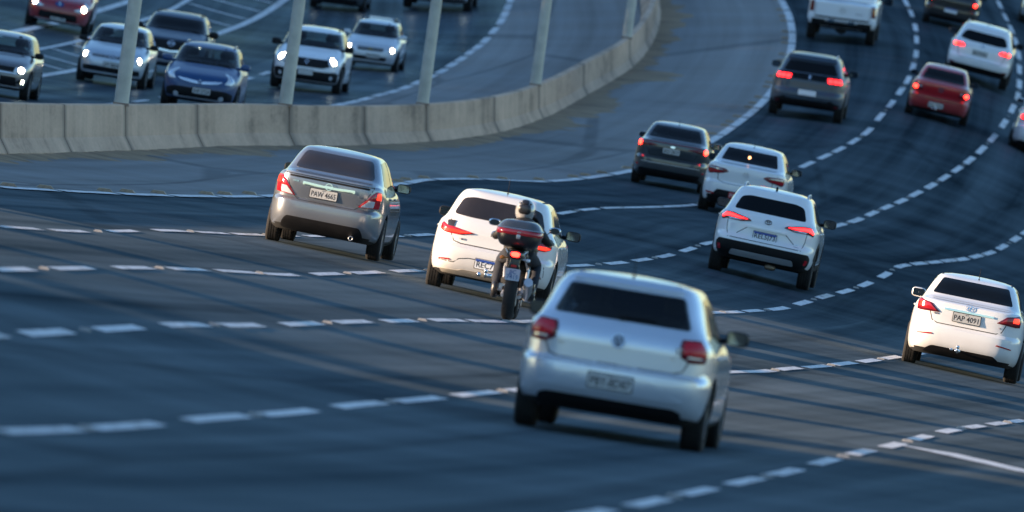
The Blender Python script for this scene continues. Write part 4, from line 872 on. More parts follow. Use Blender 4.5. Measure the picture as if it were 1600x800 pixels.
# ---- grey crossover with broad lit lamps ---------------------------------------------------
P_=carpaint('graphite paint',(.035,.058,.085),.1,.42,.45)
c=Car('crossover',SUV,P_,wb=(-1.34,1.34),R=.35,tw=.225,track=.80,scale=(1.02,1,1.0))
c.patch('rear_window',rnd([(-.66,1.155),(-.545,1.40),(.545,1.40),(.66,1.155)],.05),'rear',M['dark_glass']); c.patch('windscreen',rnd(FW_U,.04),'front',M['dark_glass']); side_glass(c,SW_U,M['dark_glass']); doors(c,DS_U,(-1.05,-.18),.98,P_)
c.patch('gloss_band',rnd([(-.74,.975),(-.72,1.12),(.72,1.12),(.74,.975)],.02),'rear',M['dark_glass'],off=.006)
tl=c.patch('tail_lamp',rnd([(.44,.955),(.46,1.075),(.80,1.09),(1.0,1.07),(.98,.95),(.82,.94)],.02),'rear',M['dred'],off=.014,bulge=.012,fan=1.2,both=True,step=.035)
for t,sg in zip(tl,(1,-1)):
    for k in range(3): c.patch('lit_claw',rnd([(sg*(.50+.145*k),.97),(sg*(.49+.145*k),1.06),(sg*(.61+.145*k),1.068),(sg*(.625+.145*k),.97)],.012),'rear',M['lit'],off=.030,thick=.006,fan=1.2,parent=t,step=.03)
c.plate(-.01,.665,'rear','',style='bluish',w=.44,h=.13); c.emblem('li',0,1.045,'rear',.05)
c.patch('bumper_cladding',rnd([(-1.0,.34),(-1.0,.44),(-.66,.50),(-.60,.535),(.60,.535),(.66,.50),(1.0,.44),(1.0,.34),(.6,.32),(-.6,.32)],.03),'rear',M['black'],off=.008,fan=1.2)
c.patch('bumper_strip',rnd([(-.52,.505),(-.52,.52),(.52,.52),(.52,.505)],.004),'rear',M['chrome'],off=.016,thick=.01,fan=1.2)
c.patch('reflector',rnd([(.72,.395),(.72,.43),(.90,.42),(.90,.39)],.01),'rear',M['dred'],off=.014,fan=1.2,both=True)
c.patch('roof_spoiler',rnd([(-.58,1.43),(-.55,1.52),(.55,1.52),(.58,1.43)],.03),'rear',P_,off=.05,thick=.07)
c.rails(.555,-1.45,.05,M['satin'],.05); c.mirrors(.74,1.12,M['black'],size=(.115,.08,.08))
put(c,(1200.5,174),(1315,192.7),.035,track=.80,tw=.225); tag(c.root,'grey crossover with broad brightly lit red lamps above a black bumper','car','cars driving away')
# ---- red sedan -------------------------------------------------------------------------------
P_=carpaint('red paint',(.30,.003,.010),.0,.30,.7)
c=Car('sedan',SEDAN,P_,scale=(.97,.98,.975))
c.patch('rear_window',rnd([(-.60,1.10),(-.50,1.375),(.50,1.375),(.60,1.10)],.04),'rear',M['dark_glass']); c.patch('windscreen',rnd(FW_S,.04),'front',M['dark_glass']); side_glass(c,SW_S,M['dark_glass']); doors(c,DS_S,(-.98,-.10),.90,P_)
tl=c.patch('tail_lamp',rnd([(.54,.79),(.55,.90),(.80,.915),(.98,.90),(.96,.78),(.80,.765)],.025),'rear',M['dred'],off=.010,bulge=.012,fan=1.2,both=True,step=.035)
for t,sg in zip(tl,(1,-1)):
    c.patch('lit_lens',circ(.10,.05,16,(sg*.80,.84)),'rear',M['glow'],off=.026,thick=.006,fan=1.2,parent=t,step=.03)
    c.patch('reverse_lens',rnd([(sg*.57,.86),(sg*.57,.89),(sg*.66,.895),(sg*.66,.865)],.008),'rear',M['clear'],off=.026,thick=.006,fan=1.2,parent=t,step=.03)
c.seam([(-.66,1.03),(-.58,.88),(-.56,.66),(-.48,.62),(.48,.62),(.56,.66),(.58,.88),(.66,1.03)],'rear',.013); c.emblem('vw',0,.875,'rear',.065)
c.plate(-.06,.44,'rear','PAL 5530',upright=1); c.patch('rear_skirt',rnd([(-.70,.25),(-.64,.30),(.64,.30),(.70,.25)],.02),'rear',M['black'],off=.006,fan=1.2)
new_obj('tow_hitch',mesh('tow_hitch',*join(tube([(-.04,-2.14,.30),(-.04,-2.29,.30),(-.04,-2.31,.34)],[.02,.02,.016]),move(lump(.03,.03,.03,1,14,10),(-.04,-2.31,.365)),move(lump(.03,.03,.02,1,14,10),(-.13,-2.27,.33))),True),M['chrome'],c.root)
c.mirrors(.78,1.03,M['black'])
put(c,(1412,178.6),(1510,192),.012); tag(c.root,'red sedan with a tow ball braking in front of the white sport utility','car','cars driving away')
# ---- white sport utility -------------------------------------------------------------------
P_=carpaint('cool white paint',(.78,.79,.80),0,.4)
c=Car('sport_utility',SUV,P_,wb=(-1.34,1.34),R=.345,tw=.225,track=.785,scale=(1.0,1,1.02))
c.patch('rear_window',rnd([(-.66,1.15),(-.585,1.33),(-.50,1.39),(.50,1.39),(.585,1.33),(.66,1.15),(.40,1.12),(-.40,1.12)],.06),'rear',M['dark_glass']); c.patch('windscreen',rnd(FW_U,.04),'front',M['dark_glass']); side_glass(c,SW_U,M['dark_glass']); doors(c,DS_U,(-1.05,-.18),.98,P_)
tl=c.patch('tail_lamp',rnd([(.48,.955),(.56,1.02),(.80,1.03),(1.0,1.0),(.98,.91),(.70,.91)],.025),'rear',M['dred'],off=.010,bulge=.012,fan=1.2,both=True,step=.035)
for t,sg in zip(tl,(1,-1)):
    c.patch('lit_lens',rnd([(sg*.52,.95),(sg*.60,1.0),(sg*.74,1.01),(sg*.74,.93)],.015),'rear',M['lit'],off=.026,thick=.006,fan=1.2,parent=t,step=.03); c.patch('lit_lens',circ(.075,.042,16,(sg*.86,.965)),'rear',M['glow'],off=.026,thick=.006,fan=1.2,parent=t,step=.03)
c.plate(-.03,.84,'rear','JJX 0946',h=.12); c.seam([(-.68,1.1),(-.64,.80),(-.58,.64),(.58,.64),(.64,.80),(.68,1.1)],'rear',.012)
c.patch('bumper_cladding',rnd([(-1.0,.34),(-1.0,.46),(-.60,.47),(.60,.47),(1.0,.46),(1.0,.34),(.6,.32),(-.6,.32)],.03),'rear',M['black'],off=.008,fan=1.2)
c.patch('reflector',rnd([(.68,.455),(.70,.49),(.96,.50),(.96,.46)],.01),'rear',M['dred'],off=.014,fan=1.2,both=True)
c.emblem('hy',0,1.04,'rear',.05); c.rails(.555,-1.45,.05,M['satin'],.05); c.mirrors(.74,1.12,M['black'],size=(.115,.08,.08)); c.antenna(0,-1.3,.14,-.06)
put(c,(1472,118),(1572,138),.022,track=.785,tw=.225); tag(c.root,'white sport utility with small roof rails and lit lamps beside the red sedan','car','cars driving away')
# ---- white pickup --------------------------------------------------------------------------
P_=carpaint('pickup white paint',(.80,.81,.82),0,.4)
PICK=[(-2.45,.42,.80,.36,2.35,.32),(-2.52,.50,.90,.42,2.50,.38),(-2.545,.62,.945,.56,2.58,.52),(-2.55,.74,.955,.70,2.60,.66),(-2.55,.84,.955,.82,2.58,.82),(-2.55,.94,.952,.92,2.50,.96),(-2.55,1.06,.945,1.04,2.1,1.08),(-2.54,1.10,.935,1.09,1.5,1.12),(-2.50,1.12,.90,1.115,1.45,1.125)]
c=Car('pickup_truck',PICK,P_,wb=(-1.55,1.54),R=.385,tw=.245,track=.81,n=(11,6),flat_top=True)
CAB=[(-.62,1.08,.86,1.08,1.42,1.08),(-.62,1.16,.85,1.16,1.30,1.16),(-.54,1.30,.80,1.30,1.05,1.30),(-.42,1.58,.70,1.60,.58,1.60),(-.32,1.74,.64,1.74,.36,1.75),(-.05,1.80,.46,1.80,.12,1.80)]
cv,cf=ring_surface(CAB,6,6); cm=mesh('cab',cv,cf); smooth_mesh(cm,40); cabo=new_obj('cab',cm,P_,c.root)
for zz,w0,w1,yb,yt,nm in ((0,.70,.60,-.555,-.415,'rear_window'),):
    new_obj(nm,mesh(nm,[(-w0,yb-.03,1.28),(w0,yb-.03,1.28),(w1,yt-.035,1.60),(-w1,yt-.035,1.60),(-w0,yb+.03,1.28),(w0,yb+.03,1.28),(w1,yt+.03,1.60),(-w1,yt+.03,1.60)],[(0,1,2,3),(0,4,5,1),(1,5,6,2),(2,6,7,3),(3,7,4,0)]),M['dark_glass'],c.root)
tl=c.patch('tail_lamp',rnd([(.80,.80),(.80,1.10),(.99,1.10),(1.02,.80)],.02),'rear',M['dred'],off=.010,bulge=.010,fan=1.2,both=True,step=.04)
c.seam([(-.74,1.11),(-.74,.70),(.74,.70),(.74,1.11)],'rear',.012)
c.patch('tailgate_gap',rnd([(-.74,.66),(-.74,.695),(.74,.695),(.74,.66)],.01),'rear',M['black'],off=.004)
c.patch('rear_bumper',rnd([(-.80,.46),(-.80,.62),(.80,.62),(.80,.46)],.03),'rear',M['black'],off=.03,thick=.04)
c.patch('step_plate',rnd([(-.45,.585),(-.45,.635),(.45,.635),(.45,.585)],.01),'rear',M['satin'],off=.05,thick=.03)
for sg in (-1,1): c.patch('bumper_pad',rnd([(sg*.18,.575),(sg*.18,.645),(sg*.36,.645),(sg*.36,.575)],.02),'rear',M['chrome'],off=.06,thick=.02); c.patch('bumper_corner',rnd([(sg*.82,.60),(sg*.82,.70),(sg*1.08,.72),(sg*1.08,.60)],.03),'rear',M['platew'],off=.03,thick=.04,fan=1.2)
c.emblem('vw',0,.905,'rear',.075,M['satin']); c.badge('AMAROK',.45,.85,'rear',.05); 
new_obj('towing_eye',mesh('towing_eye',*join(boxvf(.14,.10,.05,(0,-2.3,.36)),boxvf(.03,.12,.03,(0,-2.45,.40)))),M['under'],c.root)
new_obj('rear_axle',mesh('rear_axle',*join(tube([(-.75,-1.55,.38),(.75,-1.55,.38)],.05,10),move(lump(.15,.15,.14,.9,14,10),(0,-1.55,.36))),True),M['under'],c.root)
c.mirrors(1.05,1.10,M['black'],size=(.13,.09,.11))
put(c,(1259.7,55),(1365,73),.03,track=.81,tw=.245); tag(c.root,'white pickup truck at the top with tall dark red tail lamps','pickup truck','cars driving away')
# ---- cars cut by the frame on the near carriageway ---------------------------------------------
P_=carpaint('black paint',(.018,.019,.022),.2,.25)
c=Car('hatchback',HATCH,P_); c.patch('rear_window',rnd(RW_H,.04),'rear',M['dark_glass']); c.patch('windscreen',rnd(FW_H,.04),'front',M['dark_glass']); side_glass(c,SW_H,M['dark_glass']); doors(c,DS_H,(-1.0,-.16),.86,P_)
for t,sg in zip(c.patch('tail_lamp',rnd([(.62,.78),(.64,1.0),(.92,1.0),(.96,.80)],.03),'rear',M['dred'],off=.010,bulge=.012,fan=1.2,both=True),(1,-1)): c.patch('lit_lens',circ(.07,.05,16,(sg*.80,.86)),'rear',M['glow'],off=.026,thick=.006,fan=1.2,parent=t,step=.03)
c.plate(-.02,.56,'rear','','blue',upright=1); c.patch('rear_skirt',rnd([(-.80,.25),(-.76,.36),(.76,.36),(.80,.25)],.04),'rear',M['black'],off=.006,fan=1.2); c.mirrors(.66,1.0,M['black'])
put(c,(1440,34),(1523,48),.01); tag(c.root,'black hatchback cut off by the top edge above the white sport utility','car','cars driving away')
P_=carpaint('bright white paint',(.80,.81,.82),0,.4)
c=Car('sedan',SEDAN,P_); c.patch('rear_window',rnd(RW_S,.04),'rear',M['dark_glass']); c.patch('windscreen',rnd(FW_S,.04),'front',M['dark_glass']); side_glass(c,SW_S,M['dark_glass']); doors(c,DS_S,(-.98,-.10),.90,P_)
for t,sg in zip(c.patch('tail_lamp',rnd([(.52,.80),(.56,.93),(.92,.95),(.98,.80)],.02),'rear',M['dred'],off=.010,bulge=.012,fan=1.2,both=True),(1,-1)): c.patch('lit_lens',circ(.11,.045,16,(sg*.82,.87)),'rear',M['lit'],off=.026,thick=.006,fan=1.2,parent=t,step=.03)
c.plate(0,.80,'rear','JHV 7124'); c.patch('rear_skirt',rnd([(-.80,.25),(-.76,.33),(.76,.33),(.80,.25)],.04),'rear',M['black'],off=.006,fan=1.2); c.mirrors(.78,1.03,P_)
put(c,(1571,239),(1683,257),-.01); tag(c.root,'white car cut off by the right edge, only its left rear corner showing','car','cars driving away')
P_=carpaint('dull silver paint',(.42,.45,.46),.5,.32)
c=Car('hatchback',HATCH,P_); c.patch('rear_window',rnd(RW_H,.04),'rear',M['dark_glass']); c.patch('windscreen',rnd(FW_H,.04),'front',M['dark_glass']); side_glass(c,SW_H,M['dark_glass']); c.patch('tail_lamp',rnd([(.62,.78),(.64,1.0),(.92,1.0),(.96,.80)],.03),'rear',M['dred'],off=.010,bulge=.012,fan=1.2,both=True); c.plate(0,.56,'rear','',upright=1); c.mirrors(.66,1.0,M['black'])
c.patch('rear_skirt',rnd([(-.80,.25),(-.76,.40),(.76,.40),(.80,.25)],.04),'rear',M['black'],off=.006,fan=1.2)
put(c,(1586,42),(1682,57),.0); tag(c.root,'silver car in the top right corner, almost wholly outside the frame','car','cars driving away')
# ------------------------------------------------------------------ oncoming cars beyond the barrier
def lamps(c,poly,core,cx,cz,r=(.085,.075),surround='clear',core_mat='headlamp',one=None):
    hl=c.patch('headlamp',rnd(poly,.02),'front',M[surround],off=.010,bulge=.014,fan=1.2,both=True,step=.035)
    for t,sg in zip(hl,(1,-1)):
        if core: c.patch('lit_bulb',circ(r[0]*.82,r[1]*.82,18,(sg*cx,cz)),'front',M[core_mat],off=.030,thick=.006,fan=1.2,parent=t,step=.03)
def front_car(name,rings,P_,ws,sw,ds,hollow=True,gl='glass',hy=(-1.0,-.16),hz=.86,rw=None,**kw):
    c=Car(name,rings,P_,hollow=([(ws,'front'),(rw,'rear')]+[(q,'side') for q in sw]) if hollow else None,**kw)
    g_=M[gl] if hollow else M['dark_glass']; c.patch('windscreen',rnd(ws,.05),'front',g_); c.patch('rear_window',rnd(rw,.04),'rear',M['glass_clear'] if hollow else M['dark_glass'])
    side_glass(c,sw,g_ if not hollow else M['glass']); doors(c,ds,hy,hz,P_)
    if hollow: c.seats(driver=True)
    for sg in (-1,1):
        wp=c.frame(sg*.28-.1,ws[0][1]+.03,'front',.012); new_obj('wiper',mesh('wiper',*boxvf(.27,.007,.007)),M['black'],c.root).matrix_local=Matrix.Translation(wp[1])@wp[0]
    return c
FWH=[(-.72,1.01),(-.565,1.365),(.565,1.365),(.72,1.01)]
# silver wagon behind the leftmost post
P_=carpaint('ice silver paint',(.52,.57,.62),.5,.32)
c=front_car('station_wagon',HATCH,P_,FWH,SW_H,DS_H,rw=RW_H,scale=(.96,1.03,1.0))
lamps(c,[(.55,.66),(.62,.74),(.90,.80),(1.02,.74),(.96,.60),(.72,.58)],1,.80,.68)
c.patch('grille',rnd([(-.50,.66),(-.52,.72),(.52,.72),(.50,.66)],.02),'front',M['black'],off=.006); 
for z in (.675,.69,.705): c.patch('grille_bar',[(-.49,z-.003),(-.49,z+.003),(.49,z+.003),(.49,z-.003)],'front',M['satin'],off=.012,thick=.01,step=.1)
c.emblem('vw',0,.70,'front',.07,off=.016); c.patch('lower_grille',rnd([(-.92,.32),(-.86,.44),(.86,.44),(.92,.32)],.04),'front',M['black'],off=.006,fan=1.2)
c.patch('bumper_lip',rnd([(-.80,.265),(-.80,.285),(.80,.285),(.80,.265)],.006),'front',P_,off=.016,thick=.02,fan=1.2)
c.plate(-.02,.50,'front','JIT 4804',upright=1); c.mirrors(.66,1.0,M['black'])
put(c,(118.6,125),(227,137),.078,True); tag(c.root,'silver station wagon with lit headlamps partly hidden by the leftmost lamp post','car','oncoming cars')
# dark blue-grey off-roader with bold v-shaped chrome grille
P_=carpaint('navy grey paint',(.010,.034,.075),.0,.4,.45)
c=front_car('sport_utility',SUV,P_,[(-.75,1.14),(-.61,1.46),(.61,1.46),(.75,1.14)],SW_U,DS_U,hollow=False,rw=RW_U,wb=(-1.34,1.34),R=.36,tw=.235,track=.80,hy=(-1.05,-.18),hz=.98,scale=(1.0,1,1.0))
lamps(c,[(.60,.82),(.66,.94),(.90,.98),(1.02,.90),(.96,.78),(.74,.77)],1,.84,.87,(.06,.05))
c.patch('grille',rnd([(-.42,.66),(-.52,.95),(.52,.95),(.42,.66)],.04),'front',M['black'],off=.006)
for sg in (-1,1): c.patch('chrome_v',rnd([(sg*.56,.95),(sg*.48,.95),(sg*.37,.70),(sg*.0,.66),(sg*.0,.62),(sg*.42,.65)],.015),'front',M['chrome'],off=.016,thick=.02)
c.emblem('ni',0,.83,'front',.075,off=.02); c.plate(-.03,.54,'front','JHR 5102',upright=1)
c.patch('lower_grille',rnd([(-.80,.36),(-.74,.47),(.74,.47),(.80,.36)],.04),'front',M['black'],off=.006,fan=1.2); c.patch('skid_plate',rnd([(-.35,.37),(-.32,.43),(.32,.43),(.35,.37)],.02),'front',M['satin'],off=.014)
c.mirrors(.74,1.12,M['black'],size=(.12,.08,.085)); c.rails(.555,-1.45,.05,M['black'],.05)
put(c,(206,111),(320,123),.055,True,track=.80,tw=.235); tag(c.root,'dark blue-grey sport utility with chrome v grille behind the blue hatchback','car','oncoming cars')
# blue hatchback with chrome wing grille
P_=carpaint('bright blue paint',(.001,.045,.15),.0,.35,.5)
c=front_car('hatchback',HATCH,P_,FWH,SW_H,DS_H,rw=RW_H,scale=(.995,.98,1.03))
lamps(c,[(.58,.66),(.66,.72),(.80,.86),(.92,.89),(1.02,.80),(.98,.70),(.80,.64)],0,0,0)
for sg in (-1,1): c.patch('headlamp_bulb',circ(.06,.055,14,(sg*.82,.765)),'front',M['chrome'],off=.028,thick=.006,fan=1.2); c.patch('chrome_wing',rnd([(sg*.03,.60),(sg*.06,.655),(sg*.50,.70),(sg*.50,.68),(sg*.40,.635),(sg*.12,.605)],.012),'front',M['chrome'],off=.016,thick=.02); c.patch('fog_lamp',circ(.07,.055,16,(sg*.54,.33)),'front',M['clear'],off=.012,thick=.012,fan=1.2)
c.patch('lower_grille',rnd([(-.96,.30),(-.94,.44),(-.60,.50),(.60,.50),(.94,.44),(.96,.30)],.04),'front',M['black'],off=.006,fan=1.2); c.patch('bumper_lip',rnd([(-.50,.275),(-.50,.30),(.50,.30),(.50,.275)],.008),'front',M['satin'],off=.016,thick=.02)
c.emblem('re',0,.64,'front',.045,off=.02); c.plate(-.06,.45,'front','JHP 3724',upright=1); c.mirrors(.66,1.02,P_,size=(.115,.08,.075)); c.rails(.545,-1.35,.0,P_,.045)
put(c,(250.4,162.6),(368,180),.062,True); tag(c.root,'blue hatchback with unlit headlamps and chrome wing grille, just above the barrier','car','oncoming cars')
# white hatchback with black cladding
P_=carpaint('cladding white paint',(.78,.79,.80),0,.4)
c=front_car('hatchback',HATCH,P_,[(-.73,1.03),(-.59,1.365),(.59,1.365),(.73,1.03)],SW_H,DS_H,rw=RW_H,gl='glass_clear',scale=(.995,1,1.045),R=.325,tw=.215)
lamps(c,[(.56,.68),(.58,.82),(.86,.86),(1.0,.80),(.94,.66),(.74,.63)],1,.74,.745,(.10,.085))
c.patch('grille',rnd([(-.58,.64),(-.52,.78),(.52,.78),(.58,.64),(.40,.58),(-.40,.58)],.03),'front',M['black'],off=.006); c.emblem('re',0,.70,'front',.06,off=.016)
c.patch('bumper_cladding',rnd([(-1.02,.28),(-1.02,.48),(-.80,.52),(-.50,.50),(.50,.50),(.80,.52),(1.02,.48),(1.02,.28)],.04),'front',M['black'],off=.010,fan=1.2)
for sg in (-1,1): c.patch('fog_lamp',circ(.05,.045,14,(sg*.66,.385)),'front',M['clear'],off=.018,thick=.01,fan=1.2)
for vw in ('right','left'):
    for yy in (-1.28,1.28):
        arc=[(yy+.385*math.cos(a),.325+.385*math.sin(a)) for a in np.linspace(.10*math.pi,.90*math.pi,12)]+[(yy+.445*math.cos(a),.325+.445*math.sin(a)) for a in np.linspace(.90*math.pi,.10*math.pi,12)]
        c.patch('wheel_arch_trim',arc,vw,M['black'],off=.010,thick=.014,step=.2)
    c.patch('sill_cladding',rnd([(-.88,.27),(-.88,.40),(.88,.40),(.88,.27)],.02),vw,M['satin'],off=.006,step=.2)
c.plate(.0,.46,'front','',upright=1,w=.36); c.mirrors(.66,1.02,M['black'],size=(.115,.08,.08)); c.rails(.545,-1.35,-.05,M['black'],.08)
put(c,(421.7,134.6),(532,146.4),.07,True,tw=.215); tag(c.root,'white hatchback with black cladding and roof bars, behind a lamp post','car','oncoming cars')
# silver-white hatchback with split grille
P_=carpaint('pale silver paint',(.62,.65,.68),.35,.34)
c=front_car('hatchback',HATCH,P_,FWH,SW_H,DS_H,rw=RW_H,gl='glass',scale=(.96,.98,1.02))
lamps(c,[(.54,.62),(.60,.74),(.86,.80),(1.0,.74),(.94,.60),(.72,.57)],1,.77,.665,(.095,.075))
c.patch('grille',rnd([(-.40,.60),(-.42,.70),(.42,.70),(.40,.60)],.03),'front',M['black'],off=.006); c.patch('grille_bar',rnd([(-.40,.645),(-.40,.66),(.40,.66),(.40,.645)],.004),'front',M['satin'],off=.014,thick=.012); c.emblem('ch',0,.652,'front',.045,simple('brass',(.5,.36,.12),.3,.8),off=.02)
c.patch('lower_grille',rnd([(-.50,.33),(-.54,.44),(.54,.44),(.50,.33)],.03),'front',M['black'],off=.006); c.patch('bumper_lip',rnd([(-.95,.285),(-.95,.315),(.95,.315),(.95,.285)],.01),'front',P_,off=.02,thick=.025,fan=1.2)
c.plate(-.10,.455,'front','JFA 9216',upright=1); c.mirrors(.66,1.02,P_); c.patch('roof_spoiler',rnd([(-.55,1.375),(-.50,1.45),(.50,1.45),(.55,1.375)],.02),'rear',P_,off=.09,thick=.10)
put(c,(534,102),(621,114),.072,True); tag(c.root,'pale silver hatchback with a gold bow-tie emblem beyond the white cladded car','car','oncoming cars')
# dark grey car at the left edge
P_=carpaint('mink grey paint',(.17,.165,.17),.55,.30)
c=front_car('hatchback',HATCH,P_,FWH,SW_H,DS_H,rw=RW_H,gl='glass_clear',scale=(.98,1,1.0))
lamps(c,[(.50,.62),(.56,.72),(.90,.76),(1.02,.70),(.96,.60),(.70,.58)],1,.74,.665,(.12,.07))
c.patch('grille',rnd([(-.52,.62),(-.52,.72),(.52,.72),(.52,.62)],.02),'front',M['black'],off=.006); c.patch('chrome_strip',rnd([(-.60,.575),(-.60,.592),(.60,.592),(.60,.575)],.004),'front',M['chrome'],off=.012,thick=.012,fan=1.2)
c.patch('lower_grille',rnd([(-.60,.30),(-.56,.50),(.56,.50),(.60,.30)],.03),'front',M['black'],off=.006)
for sg in (-1,1): c.patch('fog_surround',rnd([(sg*.60,.38),(sg*.72,.46),(sg*.96,.48),(sg*.96,.36)],.02),'front',M['black'],off=.008,fan=1.2); c.patch('fog_lamp',rnd([(sg*.80,.375),(sg*.80,.455),(sg*.90,.46),(sg*.90,.37)],.015),'front',M['drl'],off=.016,thick=.008,fan=1.2)
c.patch('bumper_lip',rnd([(-.80,.265),(-.80,.285),(.80,.285),(.80,.265)],.006),'front',M['satin'],off=.016,thick=.02,fan=1.2); c.plate(0,.46,'front','',upright=1); c.emblem('vw',0,.70,'front',.07,off=.016); c.mirrors(.66,1.0,M['black'])
put(c,(-72,140),(44,152.5),.09,True); tag(c.root,'grey car with headlamp and fog lamp lit, cut off by the left edge','car','oncoming cars')
# red hatchback, top left
P_=carpaint('wine red paint',(.30,.005,.012),.0,.30)
c=front_car('hatchback',HATCH,P_,FWH,SW_H,DS_H,rw=RW_H,hollow=False)
lamps(c,[(.40,.60),(.60,.68),(.86,.82),(1.0,.84),(1.0,.72),(.86,.60),(.60,.56)],1,.72,.66,(.10,.08))
c.place('badge_plate',mesh('badge_plate',*disc(circ(.12,.075),.01)),0,.70,'front',simple('badge blue',(.02,.06,.2),.3),.006); c.emblem('li',0,.70,'front',.05,off=.02)
c.patch('lower_grille',rnd([(-.52,.30),(-.50,.48),(.50,.48),(.52,.30)],.05),'front',M['black'],off=.006); c.plate(-.02,.33,'front','JGE 2285',upright=1); c.mirrors(.66,1.0,P_)
c.patch('bumper_lip',rnd([(-.70,.245),(-.70,.26),(.70,.26),(.70,.245)],.004),'front',M['satin'],off=.016,thick=.02,fan=1.2)
put(c,(38,39),(138,50.5),.045,True); tag(c.root,'dark red hatchback with lit headlamps at the top left','car','oncoming cars')
# two cars cut by the top edge
P_=carpaint('petrol paint',(.03,.045,.055),.4,.30)
c=front_car('hatchback',HATCH,P_,FWH,SW_H,DS_H,rw=RW_H,hollow=False); lamps(c,[(.55,.62),(.60,.74),(.86,.80),(1.0,.74),(.94,.60),(.72,.57)],1,.78,.66); c.patch('lower_grille',rnd([(-.70,.28),(-.64,.40),(.64,.40),(.70,.28)],.04),'front',M['black'],off=.006,fan=1.2); c.patch('grille',rnd([(-.45,.60),(-.45,.70),(.45,.70),(.45,.60)],.03),'front',M['black'],off=.006); c.plate(0,.50,'front','',upright=1); c.mirrors(.66,1.0,M['black'])
put(c,(484,9),(570,20),.055,True); tag(c.root,'dark car cut by the top edge above the pale silver hatchback','car','oncoming cars')
P_=carpaint('top white paint',(.76,.78,.80),0,.4)
c=front_car('sport_utility',SUV,P_,FW_U,SW_U,DS_U,rw=RW_U,hollow=False,wb=(-1.34,1.34),R=.35,tw=.225,track=.80,hy=(-1.05,-.18),hz=.98); lamps(c,[(.55,.78),(.60,.90),(.86,.94),(1.0,.88),(.94,.76),(.72,.74)],1,.78,.83); c.patch('bumper_cladding',rnd([(-.98,.33),(-.98,.40),(.98,.40),(.98,.33)],.03),'front',M['black'],off=.008,fan=1.2); c.patch('grille',rnd([(-.5,.70),(-.5,.90),(.5,.90),(.5,.70)],.03),'front',M['black'],off=.006); c.plate(0,.56,'front','',upright=1); c.mirrors(.74,1.12,M['black'])
put(c,(630,10),(736.5,20),.05,True,track=.80,tw=.225); tag(c.root,'white car cut by the top edge beside the middle lamp post','car','oncoming cars')
# ------------------------------------------------------------------ motorcycle and rider
class _A: pass
bike=new_obj('motorcycle',None)
def bp(name,vf,mat,parent=None,ang=40,smooth=True):
    me=mesh(name,*vf)
    if smooth: smooth_mesh(me,ang)
    return new_obj(name,me,mat,parent or bike)
def moto_tyre(R,W,N=48):
    p=[]
    for i in range(13):
        a=math.pi*i/12; p.append((-W/2*math.cos(a),R-.085+.085*math.sin(a)**.8))
    return lathe(p,N)
MB_=simple('motorcycle black',(.015,.015,.016),.35,coat=.4); MR_=simple('motorcycle red lens',(.42,.012,.02),.12,coat=.8); MG_=simple('case lid grey',(.10,.105,.11),.25,.3,coat=.6); MS_=simple('case trim silver',(.45,.46,.48),.3,.7)
LEA=simple('riding jacket',(.006,.006,.007),.6,noise=.35,nscale=18); JEAN=simple('dark trousers',(.016,.019,.028),.85,noise=.3,nscale=25); HELM=simple('helmet shell',(.36,.36,.36),.18,.25,coat=1.0)
for y,R,W_ in ((0,.315,.165),(1.40,.30,.12)):
    w_=bp('wheel',move(moto_tyre(R,W_),(0,y,R)),M['tyre']); r_=R-.085
    bp('rim',move(join(lathe([(-.05,r_+.01),(-.045,r_-.03),(.045,r_-.03),(.05,r_+.01)],36),lathe([(-.06,.05),(-.06,.03),(.06,.03),(.06,.05),(-.06,.05)],16),*[move(boxvf(.012,.018,r_*.46,(0,0,r_*.5)),(0,0,0),Matrix.Rotation(2*math.pi*k/6,3,'X')) for k in range(6)]),(0,y,R)),M['satin'],w_)
    bp('brake_disc',move(lathe([(.075,.12),(.08,.12),(.08,.05),(.075,.05)],30),(0,y,R)),M['satin'],w_)
bp('swingarm',join(tube([(-.105,0,.31),(-.11,.25,.33),(-.09,.52,.40)],[.022,.03,.035]),tube([(.105,0,.31),(.11,.25,.33),(.09,.52,.40)],[.022,.03,.035])),M['satin'])
bp('chain_cover',move(lump(.012,.20,.025,.6,14,6),(-.12,.26,.40)),MB_)
bp('shock_absorber',join(tube([(0,.26,.44),(0,.36,.74)],.018),*[move(lathe([(-.008,.036),(.0,.042),(.008,.036)],18),(0,.28+.012*k,.48+.036*k),Matrix.Rotation(math.pi/2,3,'Y')) for k in range(6)]),MR_)
bp('exhaust',join(tube([(.12,.90,.30),(.17,.50,.30),(.20,.10,.42),(.21,-.18,.52)],[.03,.035,.062,.058],14)),M['satin'])
bp('exhaust_heel_guard',move(lump(.012,.12,.05,.6,12,6),(.275,.12,.46)),MB_)
bp('engine',join(move(lump(.20,.20,.16,.6,18,10),(0,.68,.42)),move(lump(.14,.13,.16,.5,16,10),(0,.82,.60)),move(lump(.25,.10,.09,.7,16,10),(0,.66,.36)),*[boxvf(.15,.14,.006,(0,.82,.50+.03*k)) for k in range(6)]),M['under'])
bp('radiator_guard',join(move(lump(.20,.05,.18,.5,14,8),(0,1.04,.62))),MB_)
bp('frame',join(tube([(-.13,.52,.40),(-.15,.60,.66),(-.12,1.02,.92)],.022),tube([(.13,.52,.40),(.15,.60,.66),(.12,1.02,.92)],.022),tube([(-.13,.55,.68),(-.11,.10,.80),(-.10,-.22,.86)],.014),tube([(.13,.55,.68),(.11,.10,.80),(.10,-.22,.86)],.014)),M['satin'])
bp('fuel_tank',move(lump(.17,.27,.14,.75,20,12),(0,.86,.90)),simple('tank red',(.30,.012,.018),.25,coat=1))
bp('seat',join(move(lump(.15,.24,.055,.7,18,8),(0,.46,.83)),move(lump(.13,.20,.05,.7,18,8),(0,.14,.88))),MB_)
bp('front_fairing',join(move(lump(.20,.12,.20,.65,18,10),(0,1.22,.92)),move(lump(.06,.22,.03,.7,14,6),(0,1.46,.66))),MB_)
